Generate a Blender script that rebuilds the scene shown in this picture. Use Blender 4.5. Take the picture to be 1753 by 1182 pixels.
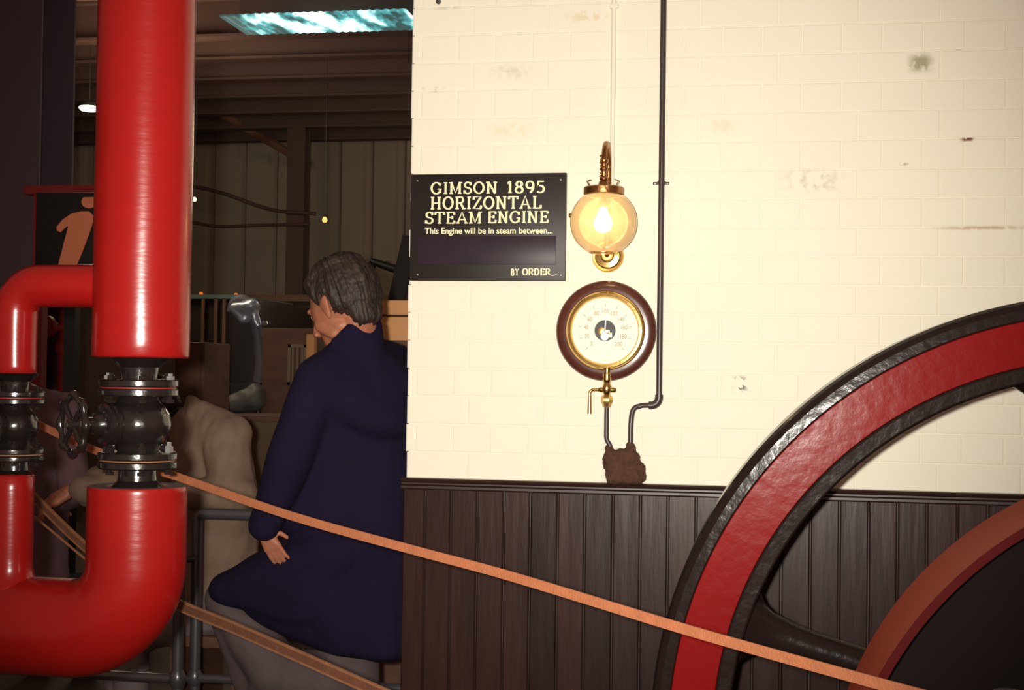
import bpy, bmesh, math, random
from math import sin, cos, pi, radians, sqrt, atan2
from mathutils import Vector, Matrix, noise
random.seed(7)
for o in list(bpy.data.objects): bpy.data.objects.remove(o)
SC = bpy.context.scene
COL = SC.collection

# ------------------------------------------------------------------ camera
F = 2435.0
phi, pit, rol = radians(10), radians(1.2), radians(0.78)
EYE = Vector((0, 0, 1.4))
D = Vector((-sin(phi)*cos(pit), cos(phi)*cos(pit), sin(pit)))
R0 = Vector((cos(phi), sin(phi), 0)); U0 = R0.cross(D)
RR = R0*cos(rol) + U0*sin(rol); UU = U0*cos(rol) - R0*sin(rol)
cam = bpy.data.objects.new('camera', bpy.data.cameras.new('camera')); COL.objects.link(cam)
cam.matrix_world = Matrix(((RR.x, UU.x, -D.x, 0), (RR.y, UU.y, -D.y, 0), (RR.z, UU.z, -D.z, EYE.z), (0, 0, 0, 1)))
cam.data.sensor_width = 36; cam.data.lens = F/1753*36; cam.data.clip_start = .05
SC.camera = cam

def at(px, py, Y):
    """the point of the vertical plane y = Y seen at a pixel of the photograph"""
    v = D + RR*((px-876.5)/F) - UU*((py-591)/F)
    return EYE + v*((Y-EYE.y)/v.y)

# ------------------------------------------------------------------ light and exposure
SC.view_settings.view_transform = 'Standard'; SC.view_settings.look = 'None'
SC.view_settings.gamma = 1; SC.view_settings.use_curve_mapping = False
SC.view_settings.exposure = 0.0
w = bpy.data.worlds.new('world'); SC.world = w; w.use_nodes = True
w.node_tree.nodes['Background'].inputs[0].default_value = (1.0, .62, .46, 1)
w.node_tree.nodes['Background'].inputs[1].default_value = .20

def lamp(name, kind, loc, energy, color, size=.05, aim=None, spot=None, parent=None):
    l = bpy.data.lights.new(name, kind); l.energy = energy; l.color = color
    if kind == 'AREA': l.size = size
    else: l.shadow_soft_size = size
    if spot: l.spot_size = radians(spot[0]); l.spot_blend = spot[1]
    o = bpy.data.objects.new(name, l); COL.objects.link(o); o.location = loc
    if aim is not None: o.rotation_euler = (Vector(aim)-Vector(loc)).to_track_quat('-Z', 'Y').to_euler()
    return o
flash_at = EYE + RR*-.07 + UU*.024
lamp('camera_flash', 'SPOT', flash_at, 640, (1.0, .94, .83), .022, at(900, 480, 3.69), (58, 1.0))
# the hall beyond the opening has its own weak roof lighting
lamp('hall_light', 'POINT', (-4.2, 9.0, 3.2), 60, (1.0, .78, .55), .4)
lamp('hall_light_far', 'POINT', (-1.2, 11.5, 3.1), 45, (1.0, .80, .56), .4)

# ------------------------------------------------------------------ materials
MATS = {}
def mat(name, col, rough=.5, metal=0, var=0, vscale=6, bump=0, bscale=40, stretch=(1, 1, 1), coat=0, emit=None, estr=1, rnd=0, spec=.5, sheen=0):
    m = bpy.data.materials.new(name); m.use_nodes = True; nt = m.node_tree; b = nt.nodes['Principled BSDF']
    b.inputs['Base Color'].default_value = (*col, 1); b.inputs['Roughness'].default_value = rough
    b.inputs['Metallic'].default_value = metal; b.inputs['Coat Weight'].default_value = coat
    b.inputs['Coat Roughness'].default_value = .08; b.inputs['Specular IOR Level'].default_value = spec
    if sheen: b.inputs['Sheen Weight'].default_value = sheen
    tc = nt.nodes.new('ShaderNodeTexCoord'); mp = nt.nodes.new('ShaderNodeMapping')
    mp.inputs['Scale'].default_value = stretch; nt.links.new(tc.outputs['Object'], mp.inputs[0])
    last = None
    if var:
        n = nt.nodes.new('ShaderNodeTexNoise'); n.inputs['Scale'].default_value = vscale; n.inputs['Detail'].default_value = 6
        nt.links.new(mp.outputs[0], n.inputs['Vector'])
        r = nt.nodes.new('ShaderNodeMapRange'); r.inputs['To Min'].default_value = 1-var; r.inputs['To Max'].default_value = 1+var
        r.inputs['From Min'].default_value = .25; r.inputs['From Max'].default_value = .75
        nt.links.new(n.outputs['Fac'], r.inputs[0]); last = r.outputs[0]
    if rnd:
        oi = nt.nodes.new('ShaderNodeObjectInfo'); r = nt.nodes.new('ShaderNodeMapRange')
        r.inputs['To Min'].default_value = 1-rnd; r.inputs['To Max'].default_value = 1+rnd
        nt.links.new(oi.outputs['Random'], r.inputs[0])
        if last:
            mm = nt.nodes.new('ShaderNodeMath'); mm.operation = 'MULTIPLY'
            nt.links.new(last, mm.inputs[0]); nt.links.new(r.outputs[0], mm.inputs[1]); last = mm.outputs[0]
        else: last = r.outputs[0]
    if last:
        vm = nt.nodes.new('ShaderNodeVectorMath'); vm.operation = 'SCALE'; vm.inputs[0].default_value = col
        nt.links.new(last, vm.inputs['Scale']); nt.links.new(vm.outputs[0], b.inputs['Base Color'])
    if bump:
        n = nt.nodes.new('ShaderNodeTexNoise'); n.inputs['Scale'].default_value = bscale; n.inputs['Detail'].default_value = 4
        nt.links.new(mp.outputs[0], n.inputs['Vector'])
        bp = nt.nodes.new('ShaderNodeBump'); bp.inputs['Strength'].default_value = bump; bp.inputs['Distance'].default_value = .004
        nt.links.new(n.outputs['Fac'], bp.inputs['Height']); nt.links.new(bp.outputs[0], b.inputs['Normal'])
        if coat: nt.links.new(bp.outputs[0], b.inputs['Coat Normal'])
    if emit:
        b.inputs['Emission Color'].default_value = (*emit, 1); b.inputs['Emission Strength'].default_value = estr
    MATS[name] = m
    return m

M_red = mat('red_lagging_paint', (.27, .0065, .0055), .25, var=.05, vscale=9, bump=.11, bscale=20, stretch=(1, 1, 4), coat=.1, spec=.4)
M_black = mat('black_gloss_iron', (.012, .0085, .008), .22, bump=.45, bscale=30, coat=.6)
M_blackrim = mat('black_rim_paint', (.015, .009, .008), .20, bump=.42, bscale=30, spec=.25)
M_redrim = mat('red_rim_paint', (.19, .0055, .0055), .20, var=.08, vscale=4, bump=.19, bscale=30, spec=.13)
M_steel = mat('bright_bolt_steel', (.75, .78, .80), .28, .9)
M_dull = mat('dull_bolt_steel', (.18, .17, .16), .35, .8)
M_orange = mat('orange_red_pulley_paint', (.32, .044, .015), .55, spec=.2, var=.06, vscale=5, bump=.1, bscale=60)
M_dkred = mat('dark_red_edge_paint', (.06, .004, .004), .6, spec=.05)
M_brass = mat('brass', (.78, .52, .18), .24, 1, bump=.15, bscale=50)
M_oldbrass = mat('aged_copper_brass', (.40, .19, .07), .34, 1, var=.3, vscale=60, bump=.3, bscale=90)
M_gwood = mat('reddish_polished_wood', (.085, .022, .014), .28, var=.25, vscale=5, stretch=(1, 1, 7), coat=.5)
M_dial = mat('cream_dial', (.90, .82, .64), .5)
M_ink = mat('faded_brown_ink', (.30, .22, .13), .6)
M_dark = mat('near_black', (.010, .008, .008), .5)
M_sign = mat('black_sign_paint', (.018, .012, .011), .42, var=.15, vscale=4, spec=.25)
M_signp = mat('purplish_sign_panel', (.030, .018, .026), .36, var=.15, vscale=12, spec=.15)
M_cream = mat('cream_lettering_paint', (.84, .80, .50), .6)
M_pipe = mat('dark_pipe_paint', (.045, .028, .027), .38)
M_belt = mat('orange_webbing', (.34, .110, .044), .75, var=.12, vscale=40, bump=.4, bscale=300)
M_strap = mat('brown_leather_strap', (.13, .048, .024), .7, var=.2, vscale=30, bump=.3, bscale=200)
M_strape = mat('tan_leather_edge', (.24, .10, .045), .7, var=.2, vscale=50)
M_rail = mat('dark_steel_railing', (.12, .115, .125), .34, .5, coat=.4)
M_foam = mat('brown_fibre_lagging', (.075, .030, .016), .95, var=.3, vscale=70, bump=1.0, bscale=160)
M_skin = mat('skin', (.46, .17, .095), .5, var=.12, vscale=30, bump=.1, bscale=200)
M_hair = mat('greying_brown_hair', (.036, .021, .017), .62, var=.55, vscale=55, bump=1.0, bscale=60, stretch=(1, 1, .35))
M_dhair = mat('dark_hair', (.015, .009, .007), .5, var=.4, vscale=60, bump=.8, bscale=100)
M_navy = mat('navy_cotton_coat', (.0105, .0065, .026), .9, var=.15, vscale=5, bump=.25, bscale=300, spec=.2)
M_beige = mat('beige_jacket_cloth', (.25, .168, .118), .9, var=.15, vscale=9, bump=.3, bscale=250)
M_grey = mat('grey_trouser_cloth', (.105, .075, .078), .9, var=.1, vscale=8, bump=.3, bscale=250)
M_plum = mat('dull_purple_jacket', (.17, .095, .11), .9, var=.12, vscale=9, bump=.3, bscale=250)
M_shoe = mat('dark_leather', (.02, .013, .01), .4)
M_floor = mat('hall_floor_concrete', (.10, .075, .05), .7, var=.2, vscale=2)
M_eye = mat('eye', (.6, .55, .5), .2)
M_hallwall = mat('grey_green_cladding', (.25, .20, .145), .8, var=.1, vscale=1.2)
M_hallsteel = mat('dark_roof_steel', (.075, .038, .028), .7)
M_roof = mat('brown_roof_sheet', (.14, .070, .050), .8, var=.15, vscale=2)
M_boiler = mat('black_machine_paint', (.014, .010, .009), .4)
M_brown = mat('brown_timber', (.14, .065, .038), .7, var=.2, vscale=4, stretch=(1, 1, 5))
M_yellow = mat('orange_yellow_paint', (.75, .36, .14), .6)
M_polish = mat('dull_polished_metal', (.50, .52, .56), .28, .8, bump=.5, bscale=6)
M_icon = mat('orange_sign_print', (.9, .27, .13), .6)
M_machred = mat('deep_red_machine_paint', (.28, .016, .014), .5)
M_col = mat('dark_column_paint', (.10, .060, .075), .6)
M_tealedge = mat('teal_painted_edge', (.10, .16, .14), .5)
M_hoodm = mat('crumpled_foil', (.42, .48, .55), .35, .6, bump=.5, bscale=12)
M_ductm = mat('grey_duct_paint', (.11, .10, .12), .6)
M_plastic = mat('pale_plastic_sheet', (.13, .12, .11), .6)

# white painted brick, with the stains that sit on it
def wall_material():
    m = mat('white_painted_brick', (.82, .775, .635), .62)
    nt = m.node_tree; b = nt.nodes['Principled BSDF']
    geo = nt.nodes.new('ShaderNodeNewGeometry')
    def N(t, **k):
        n = nt.nodes.new(t)
        for a, v in k.items(): setattr(n, a, v)
        return n
    def link(a, c): nt.links.new(a, c)
    base = N('ShaderNodeTexNoise'); base.inputs['Scale'].default_value = 3.0; base.inputs['Detail'].default_value = 8
    link(geo.outputs['Position'], base.inputs['Vector'])
    mr = N('ShaderNodeMapRange'); mr.inputs['To Min'].default_value = .96; mr.inputs['To Max'].default_value = 1.03
    link(base.outputs['Fac'], mr.inputs[0])
    sc = N('ShaderNodeVectorMath', operation='SCALE'); sc.inputs[0].default_value = (.82, .775, .635)
    link(mr.outputs[0], sc.inputs['Scale']); cur = sc.outputs[0]
    n2 = N('ShaderNodeTexNoise'); n2.inputs['Scale'].default_value = 55; n2.inputs['Detail'].default_value = 5
    link(geo.outputs['Position'], n2.inputs['Vector'])
    sep = N('ShaderNodeSeparateXYZ'); link(geo.outputs['Position'], sep.inputs[0])
    def stain(px0, py0, px1, py1, col, amount, lo, hi):
        nonlocal cur
        a = at(px0, py0, 3.69); c = at(px1, py1, 3.69)
        cx, cz, hx, hz = (a.x+c.x)/2, (a.z+c.z)/2, abs(c.x-a.x)/2, abs(a.z-c.z)/2
        fs = []
        for out, c0, h in ((sep.outputs['X'], cx, hx), (sep.outputs['Z'], cz, hz)):
            s = N('ShaderNodeMath', operation='SUBTRACT'); s.inputs[1].default_value = c0; link(out, s.inputs[0])
            ab = N('ShaderNodeMath', operation='ABSOLUTE'); link(s.outputs[0], ab.inputs[0])
            r = N('ShaderNodeMapRange'); r.inputs['From Min'].default_value = h*1.35; r.inputs['From Max'].default_value = h*.45
            link(ab.outputs[0], r.inputs[0]); fs.append(r.outputs[0])
        mu = N('ShaderNodeMath', operation='MULTIPLY'); link(fs[0], mu.inputs[0]); link(fs[1], mu.inputs[1])
        r = N('ShaderNodeMapRange'); r.inputs['From Min'].default_value = lo; r.inputs['From Max'].default_value = hi; r.inputs['To Max'].default_value = amount
        link(n2.outputs['Fac'], r.inputs[0])
        m2 = N('ShaderNodeMath', operation='MULTIPLY'); link(mu.outputs[0], m2.inputs[0]); link(r.outputs[0], m2.inputs[1])
        mx = N('ShaderNodeMix', data_type='RGBA'); link(m2.outputs[0], mx.inputs['Factor']); link(cur, mx.inputs['A'])
        mx.inputs['B'].default_value = (*col, 1); cur = mx.outputs['Result']
    stain(842, 113, 906, 135, (.55, .52, .36), .55, .36, .62)
    stain(840, 211, 916, 234, (.70, .62, .38), .5, .34, .62)
    stain(975, 20, 1042, 36, (.70, .55, .32), .6, .45, .55)
    stain(1557, 94, 1595, 122, (.34, .31, .19), .95, .36, .50)
    stain(1213, 206, 1262, 225, (.66, .58, .36), .5, .36, .6)
    stain(1345, 292, 1436, 328, (.50, .46, .33), .6, .48, .62)
    stain(1256, 646, 1278, 672, (.05, .05, .04), 1, .50, .54)
    stain(1645, 236, 1668, 242, (.18, .05, .03), 1, .30, .40)
    stain(1610, 388, 1753, 393, (.50, .34, .22), .8, .36, .5)
    stain(745, 12, 790, 16, (.50, .46, .34), .5, .4, .5)
    stain(720, 150, 760, 158, (.50, .44, .30), .6, .5, .6)
    stain(1540, 279, 1556, 284, (.42, .36, .22), .8, .4, .5)
    link(cur, b.inputs['Base Color'])
    n3 = N('ShaderNodeTexNoise'); n3.inputs['Scale'].default_value = 90; n3.inputs['Detail'].default_value = 5
    link(geo.outputs['Position'], n3.inputs['Vector'])
    bp = N('ShaderNodeBump'); bp.inputs['Strength'].default_value = .12; bp.inputs['Distance'].default_value = .003
    link(n3.outputs['Fac'], bp.inputs['Height']); link(bp.outputs[0], b.inputs['Normal'])
    return m
M_wall = wall_material()

def board_material():
    m = mat('dark_varnished_boards', (.029, .0115, .0095), .32, var=.35, vscale=7, stretch=(3, 1, .35), bump=.25, bscale=14, rnd=.3, spec=.22)
    m.node_tree.nodes['Principled BSDF'].inputs['Coat Roughness'].default_value = .3
    return m
M_board = board_material()
M_railwood = mat('dark_varnished_moulding', (.026, .010, .008), .35, coat=.2)

# ------------------------------------------------------------------ mesh helpers
def link_mesh(name, bm, m, parent=None, smooth=None, mats=None):
    bmesh.ops.recalc_face_normals(bm, faces=bm.faces)
    me = bpy.data.meshes.new(name); bm.to_mesh(me); bm.free()
    for mm in (mats or [m]): me.materials.append(mm)
    if smooth is not None:
        me.shade_smooth()
        if smooth < 179: me.set_sharp_from_angle(angle=radians(smooth))
    o = bpy.data.objects.new(name, me); COL.objects.link(o)
    if parent is not None: o.parent = parent
    return o
def tag(o, label=None, cat=None, group=None, kind=None):
    for k, v in (('label', label), ('category', cat), ('group', group), ('kind', kind)):
        if v: o[k] = v
    return o
def thing(name, label, cat, group=None, loc=(0, 0, 0)):
    o = bpy.data.objects.new(name, None); COL.objects.link(o); o.empty_display_size = .1
    o.location = loc
    return tag(o, label, cat, group)
def rebase(root, loc):
    """move the Empty to the thing's base and keep its children where they are"""
    loc = Vector(loc); root.location = loc
    for c in COL.objects:
        if c.parent == root: c.location = c.location - loc
def add_box(bm, lo, hi, bev=0, M=None):
    r = bmesh.ops.create_cube(bm, size=1); v = r['verts']
    lo, hi = Vector(lo), Vector(hi); s = hi-lo; c = (hi+lo)/2
    for x in v: x.co = Vector((x.co.x*s.x, x.co.y*s.y, x.co.z*s.z)) + c
    if bev:
        es = list({e for x in v for e in x.link_edges})
        g = bmesh.ops.bevel(bm, geom=es, offset=bev, segments=2, affect='EDGES', profile=.6)
        v = list({x for f in g['faces'] for x in f.verts} | {x for x in v if x.is_valid})
    if M is not None:
        for x in v: x.co = M @ x.co
    return v
def box(name, lo, hi, m, parent=None, bev=0, M=None):
    bm = bmesh.new(); add_box(bm, lo, hi, bev, M)
    return link_mesh(name, bm, m, parent, 40 if bev else None)
def frame_for(d, up=None):
    d = d.normalized(); up = up or Vector((0, 0, 1))
    if abs(d.dot(up)) > .98: up = Vector((0, 1, 0))
    x = up.cross(d).normalized(); return x, d.cross(x)
def add_sweep(bm, pts, rad, n=16, closed=False, caps=True, sect=None, up=None):
    """sweep a circle (or a section) along points; rad may be a list"""
    pts = [Vector(p) for p in pts]; k = len(pts)
    rads = rad if isinstance(rad, (list, tuple)) else [rad]*k
    rings = []; X = None
    for i, p in enumerate(pts):
        if closed: d = pts[(i+1) % k]-pts[i-1]
        else: d = pts[min(i+1, k-1)]-pts[max(i-1, 0)]
        d.normalize()
        if X is None or up is not None: X, Yv = frame_for(d, up)
        else:
            X = (X-d*X.dot(d)).normalized(); Yv = d.cross(X)
        if sect: ring = [bm.verts.new(p+X*a+Yv*b) for a, b in sect]
        else: ring = [bm.verts.new(p+(X*cos(2*pi*j/n)+Yv*sin(2*pi*j/n))*rads[i]) for j in range(n)]
        rings.append(ring)
    m = len(rings[0])
    for i in range(k if closed else k-1):
        a, b = rings[i], rings[(i+1) % k]
        for j in range(m): bm.faces.new((a[j], a[(j+1) % m], b[(j+1) % m], b[j]))
    if not closed and caps:
        bm.faces.new(rings[0][::-1]); bm.faces.new(rings[-1])
    return rings
def sweep(name, pts, rad, m, parent=None, n=16, **k):
    bm = bmesh.new(); add_sweep(bm, pts, rad, n, **k)
    return link_mesh(name, bm, m, parent, 45)
def add_lathe(bm, prof, n=48, origin=(0, 0, 0), axis=(0, 0, 1), loop=False):
    """profile of (radius, distance along axis)"""
    o = Vector(origin); ax = Vector(axis).normalized(); X, Yv = frame_for(ax)
    rings = []
    for r, z in prof:
        if r < 1e-6: rings.append([bm.verts.new(o+ax*z)])
        else: rings.append([bm.verts.new(o+ax*z+(X*cos(2*pi*j/n)+Yv*sin(2*pi*j/n))*r) for j in range(n)])
    idx = list(zip(rings, rings[1:]+([rings[0]] if loop else [])))
    if not loop: idx = idx[:len(rings)-1]
    for a, b in idx:
        if len(a) == 1 and len(b) == 1: continue
        for j in range(n):
            if len(a) == 1: bm.faces.new((a[0], b[j], b[(j+1) % n]))
            elif len(b) == 1: bm.faces.new((a[j], a[(j+1) % n], b[0]))
            else: bm.faces.new((a[j], a[(j+1) % n], b[(j+1) % n], b[j]))
    if not loop:
        for rg in (rings[0], rings[-1]):
            if len(rg) > 1: bm.faces.new(rg)
def lathe(name, prof, m, parent=None, n=48, origin=(0, 0, 0), axis=(0, 0, 1), loop=False, smooth=35):
    bm = bmesh.new(); add_lathe(bm, prof, n, origin, axis, loop)
    return link_mesh(name, bm, m, parent, smooth)
def arc(c, a, b, n=8):
    """quarter bend with centre c from c+a to c+b"""
    c, a, b = Vector(c), Vector(a), Vector(b)
    return [c+a*cos(t)+b*sin(t) for t in [pi/2*i/n for i in range(n+1)]]
def smooth_path(pts, n=8):
    P = [Vector(p) for p in pts]; out = []
    Q = [P[0]*2-P[1]]+P+[P[-1]*2-P[-2]]
    for i in range(1, len(Q)-2):
        p0, p1, p2, p3 = Q[i-1:i+3]
        for k in range(n):
            t = k/n
            out.append(.5*((2*p1)+(p2-p0)*t+(2*p0-5*p1+4*p2-p3)*t*t+(-p0+3*p1-3*p2+p3)*t**3))
    return out+[P[-1]]
# blobs: hulls of ellipsoids, joined into one surface by a voxel remesh
def add_ell_pts(c, r, rot=None, n=10):
    c = Vector(c); r = (r, r, r) if not hasattr(r, '__len__') else r; pts = []
    for i in range(n+1):
        a = pi*i/n-pi/2
        for j in range(n*2 if 0 < i < n else 1):
            b = pi*j/n; v = Vector((cos(a)*cos(b)*r[0], cos(a)*sin(b)*r[1], sin(a)*r[2]))
            pts.append(c+(rot @ v if rot else v))
    return pts
def add_hull(bm, ells, n=10, T=None):
    vs = []
    for e in ells:
        for p in add_ell_pts(*e, n=n): vs.append(bm.verts.new(T @ p if T is not None else p))
    r = bmesh.ops.convex_hull(bm, input=vs, use_existing_faces=False)
    dead = {g for g in r['geom_interior'] if isinstance(g, bmesh.types.BMVert)} | {g for g in r['geom_unused'] if isinstance(g, bmesh.types.BMVert)}
    bmesh.ops.delete(bm, geom=[v for v in dead if v.is_valid], context='VERTS')
def blob(name, hulls, voxel, m, parent=None, smooth=6, disp=None, n=10, pre=None):
    bm = bmesh.new()
    for h in hulls:
        if pre is None: add_hull(bm, h, n)
        else: add_hull(bm, h[1:], n, h[0]) if isinstance(h[0], Matrix) else add_hull(bm, h, n)
    me = bpy.data.meshes.new(name); bm.to_mesh(me); bm.free()
    t = bpy.data.objects.new('tmp', me); COL.objects.link(t)
    md = t.modifiers.new('r', 'REMESH'); md.mode = 'VOXEL'; md.voxel_size = voxel
    if smooth:
        s = t.modifiers.new('s', 'SMOOTH'); s.iterations = smooth; s.factor = .6
    dg = bpy.context.evaluated_depsgraph_get()
    me2 = bpy.data.meshes.new_from_object(t.evaluated_get(dg)); me2.name = name
    bpy.data.objects.remove(t); bpy.data.meshes.remove(me)
    if disp:
        me2.update(); ns = [v.normal.copy() for v in me2.vertices]
        for v, nn in zip(me2.vertices, ns): v.co += nn*disp(v.co)
    me2.materials.clear(); me2.materials.append(m); me2.shade_smooth()
    o = bpy.data.objects.new(name, me2); COL.objects.link(o)
    if parent is not None: o.parent = parent
    return o

# ================================================================== THE ROOM
WY = 3.69
Z_DADO = 1.124
WX0, WX1, WZ1 = -.931, 2.3, 2.9
wall = box('wall_back', (WX0+.004, WY+.0015, 0), (WX1, WY+.115, WZ1), M_wall); wall['kind'] = 'structure'
# bricks in English bond, painted over: every brick a piece of the wall
def brick_mesh(wd, ht):
    bm = bmesh.new(); g = .0011; c = .0035
    x0, x1, z0, z1 = -wd/2+g, wd/2-g, -ht/2+g, ht/2-g
    a = [bm.verts.new((x, .004, z)) for x, z in ((x0, z0), (x1, z0), (x1, z1), (x0, z1))]
    b = [bm.verts.new((x, -.0012, z)) for x, z in ((x0, z0), (x1, z0), (x1, z1), (x0, z1))]
    d = [bm.verts.new((x, -.0022, z)) for x, z in ((x0+c, z0+c), (x1-c, z0+c), (x1-c, z1-c), (x0+c, z1-c))]
    for p, q in ((a, b), (b, d)):
        for j in range(4): bm.faces.new((p[j], p[(j+1) % 4], q[(j+1) % 4], q[j]))
    bm.faces.new(d); bmesh.ops.recalc_face_normals(bm, faces=bm.faces)
    me = bpy.data.meshes.new('brick'); bm.to_mesh(me); bm.free(); me.materials.append(M_wall)
    return me
CH = .0742; meshes = {}
rest = bmesh.new()
k0 = round((Z_DADO-2.008)/CH)-1
for k in range(k0, 13):
    z = 2.008+CH*(k+.5)
    head = (k % 2 == 1)
    step = .1 if head else .2
    x = (.192 if head else .233)
    while x > WX0+.02: x -= step
    x += 0
    while x < WX1-.1:
        xa = max(x, WX0-random.uniform(.0, .004)); xb = x+step
        if xb-xa > .015 and z+CH/2 > Z_DADO+.004:
            inview = xa < .72 and z < 2.42
            key = round(xb-xa, 3) if inview else None
            y = WY+random.uniform(-.0007, .0009)
            if inview:
                if key not in meshes: meshes[key] = brick_mesh(xb-xa, CH)
                o = bpy.data.objects.new('brick', meshes[key]); COL.objects.link(o); o.parent = wall
                o.location = ((xa+xb)/2, y, z); o.rotation_euler = (random.uniform(-.004, .004), 0, random.uniform(-.003, .003))
            else: add_box(rest, (xa+.001, y-.002, z-CH/2+.001), (xb-.001, y+.004, z+CH/2-.001))
        x += step
o = link_mesh('brickwork', rest, M_wall, wall); o['kind'] = 'stuff'
# toothed brick ends at the opening
# the nail at the top of the wall
nl = at(752, 3, WY)
tag(lathe('nail', [(0, -.05), (.0035, -.05), (.0035, .006), (.007, .006), (.007, .010), (0, .011)], M_dark, n=12, origin=(nl.x, WY-.002, nl.z), axis=(0, -1, -.25)), 'black nail sticking out of the white wall above the black sign', 'nail')

# wainscot boards
seams = [-.9446, -.8746, -.8042, -.7343, -.6624, -.5926, -.5201, -.4497, -.3767, -.3057, -.2352, -.1636]
while seams[-1] < 1.6: seams.append(seams[-1]+.0715+random.uniform(-.0015, .0015))
wains = thing('wainscot', 'dark varnished vertical board panelling along the foot of the white wall', 'panelling', loc=(-.2, WY, 0))
back = box('backing', (WX0-.003, WY-.012, 0), (seams[-1], WY-.003, Z_DADO-.02), M_dark, wains)
for a, b in zip(seams, seams[1:]):
    a = max(a, WX0-.004)
    bm = bmesh.new(); g = .0012; c = .0035; y1, y0 = WY-.011, WY-.022-random.uniform(0, .0015)
    prof = [(a+g, y1), (a+g, y0+c), (a+g+c, y0), (b-g-c, y0), (b-g, y0+c), (b-g, y1)]
    lo = [bm.verts.new((x, y, .0)) for x, y in prof]; hi = [bm.verts.new((x, y, Z_DADO-.024)) for x, y in prof]
    for j in range(len(prof)): bm.faces.new((lo[j], lo[(j+1) % len(prof)], hi[(j+1) % len(prof)], hi[j]))
    bm.faces.new(lo); bm.faces.new(hi)
    link_mesh('board', bm, M_board, wains)
mp = [(-.003, -.030), (-.034, -.030), (-.037, -.026), (-.037, -.020), (-.030, -.016), (-.030, -.012), (-.036, -.009), (-.038, -.004), (-.034, 0), (-.003, 0)]
bm = bmesh.new()
A = [bm.verts.new((WX0-.006, WY+y, Z_DADO+z)) for y, z in mp]; B = [bm.verts.new((seams[-1], WY+y, Z_DADO+z)) for y, z in mp]
for j in range(len(mp)): bm.faces.new((A[j], A[(j+1) % len(mp)], B[(j+1) % len(mp)], B[j]))
bm.faces.new(A); bm.faces.new(B)
link_mesh('top_moulding', bm, M_railwood, wains)
rebase(wains, (-.2, WY, 0))

# floor with the wheel pit
PX0, PX1, PY0, PY1 = -.36, 1.75, 2.15, 3.42
fl = bmesh.new()
add_box(fl, (-9, -.5, -.1), (PX0, 14.5, 0)); add_box(fl, (PX1, -.5, -.1), (4, 14.5, 0))
add_box(fl, (PX0, -.5, -.1), (PX1, PY0, 0)); add_box(fl, (PX0, PY1, -.1), (PX1, 14.5, 0))
add_box(fl, (PX0-.1, PY0-.1, -.6), (PX1+.1, PY1+.1, -.5))
for a, b in (((PX0-.1, PY0-.1), (PX0, PY1+.1)), ((PX1, PY0-.1), (PX1+.1, PY1+.1)), ((PX0, PY0-.1), (PX1, PY0)), ((PX0, PY1), (PX1, PY1+.1))):
    add_box(fl, (*a, -.5), (*b, -.1))
tag(link_mesh('floor', fl, M_floor), kind='structure')

# ------------------------------------------------------------------ the hall beyond
HY, HZ = 14.0, 3.72
hw = bmesh.new(); X = -9.0
prof = []
while X < 2.0:
    prof += [(X, HY), (X+.20, HY), (X+.225, HY+.04), (X+.30, HY+.04), (X+.325, HY)]; X += .34
lo = [hw.verts.new((x, y, 0)) for x, y in prof]; hi = [hw.verts.new((x, y, HZ+.3)) for x, y in prof]
for j in range(len(prof)-1): hw.faces.new((lo[j], lo[j+1], hi[j+1], hi[j]))
hw2 = link_mesh('wall_far', hw, M_hallwall); hw2['kind'] = 'structure'
m = hw2.modifiers.new('t', 'SOLIDIFY'); m.thickness = .02; m.offset = 0
box('wall_left', (-9.1, -.5, 0), (-9, 14.1, HZ), M_hallwall)['kind'] = 'structure'
ceil = box('ceiling', (-9.1, 4.2, HZ+.28), (4, 14.1, HZ+.36), M_roof); ceil['kind'] = 'structure'
def yof(py, z):   # distance at which height z shows at pixel row py
    v = D - UU*((py-591)/F); t = (z-EYE.z)/v.z; return (EYE+v*t).y
for py in (52, 92, 128, 160, 188, 214, 236):
    y = yof(py, HZ)
    bm = bmesh.new()
    add_box(bm, (-9, y-.07, HZ), (4, y+.07, HZ+.02)); add_box(bm, (-9, y-.012, HZ+.02), (4, y+.012, HZ+.26)); add_box(bm, (-9, y-.07, HZ+.26), (4, y+.07, HZ+.28))
    link_mesh('roof_beam', bm, M_hallsteel, ceil)

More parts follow.
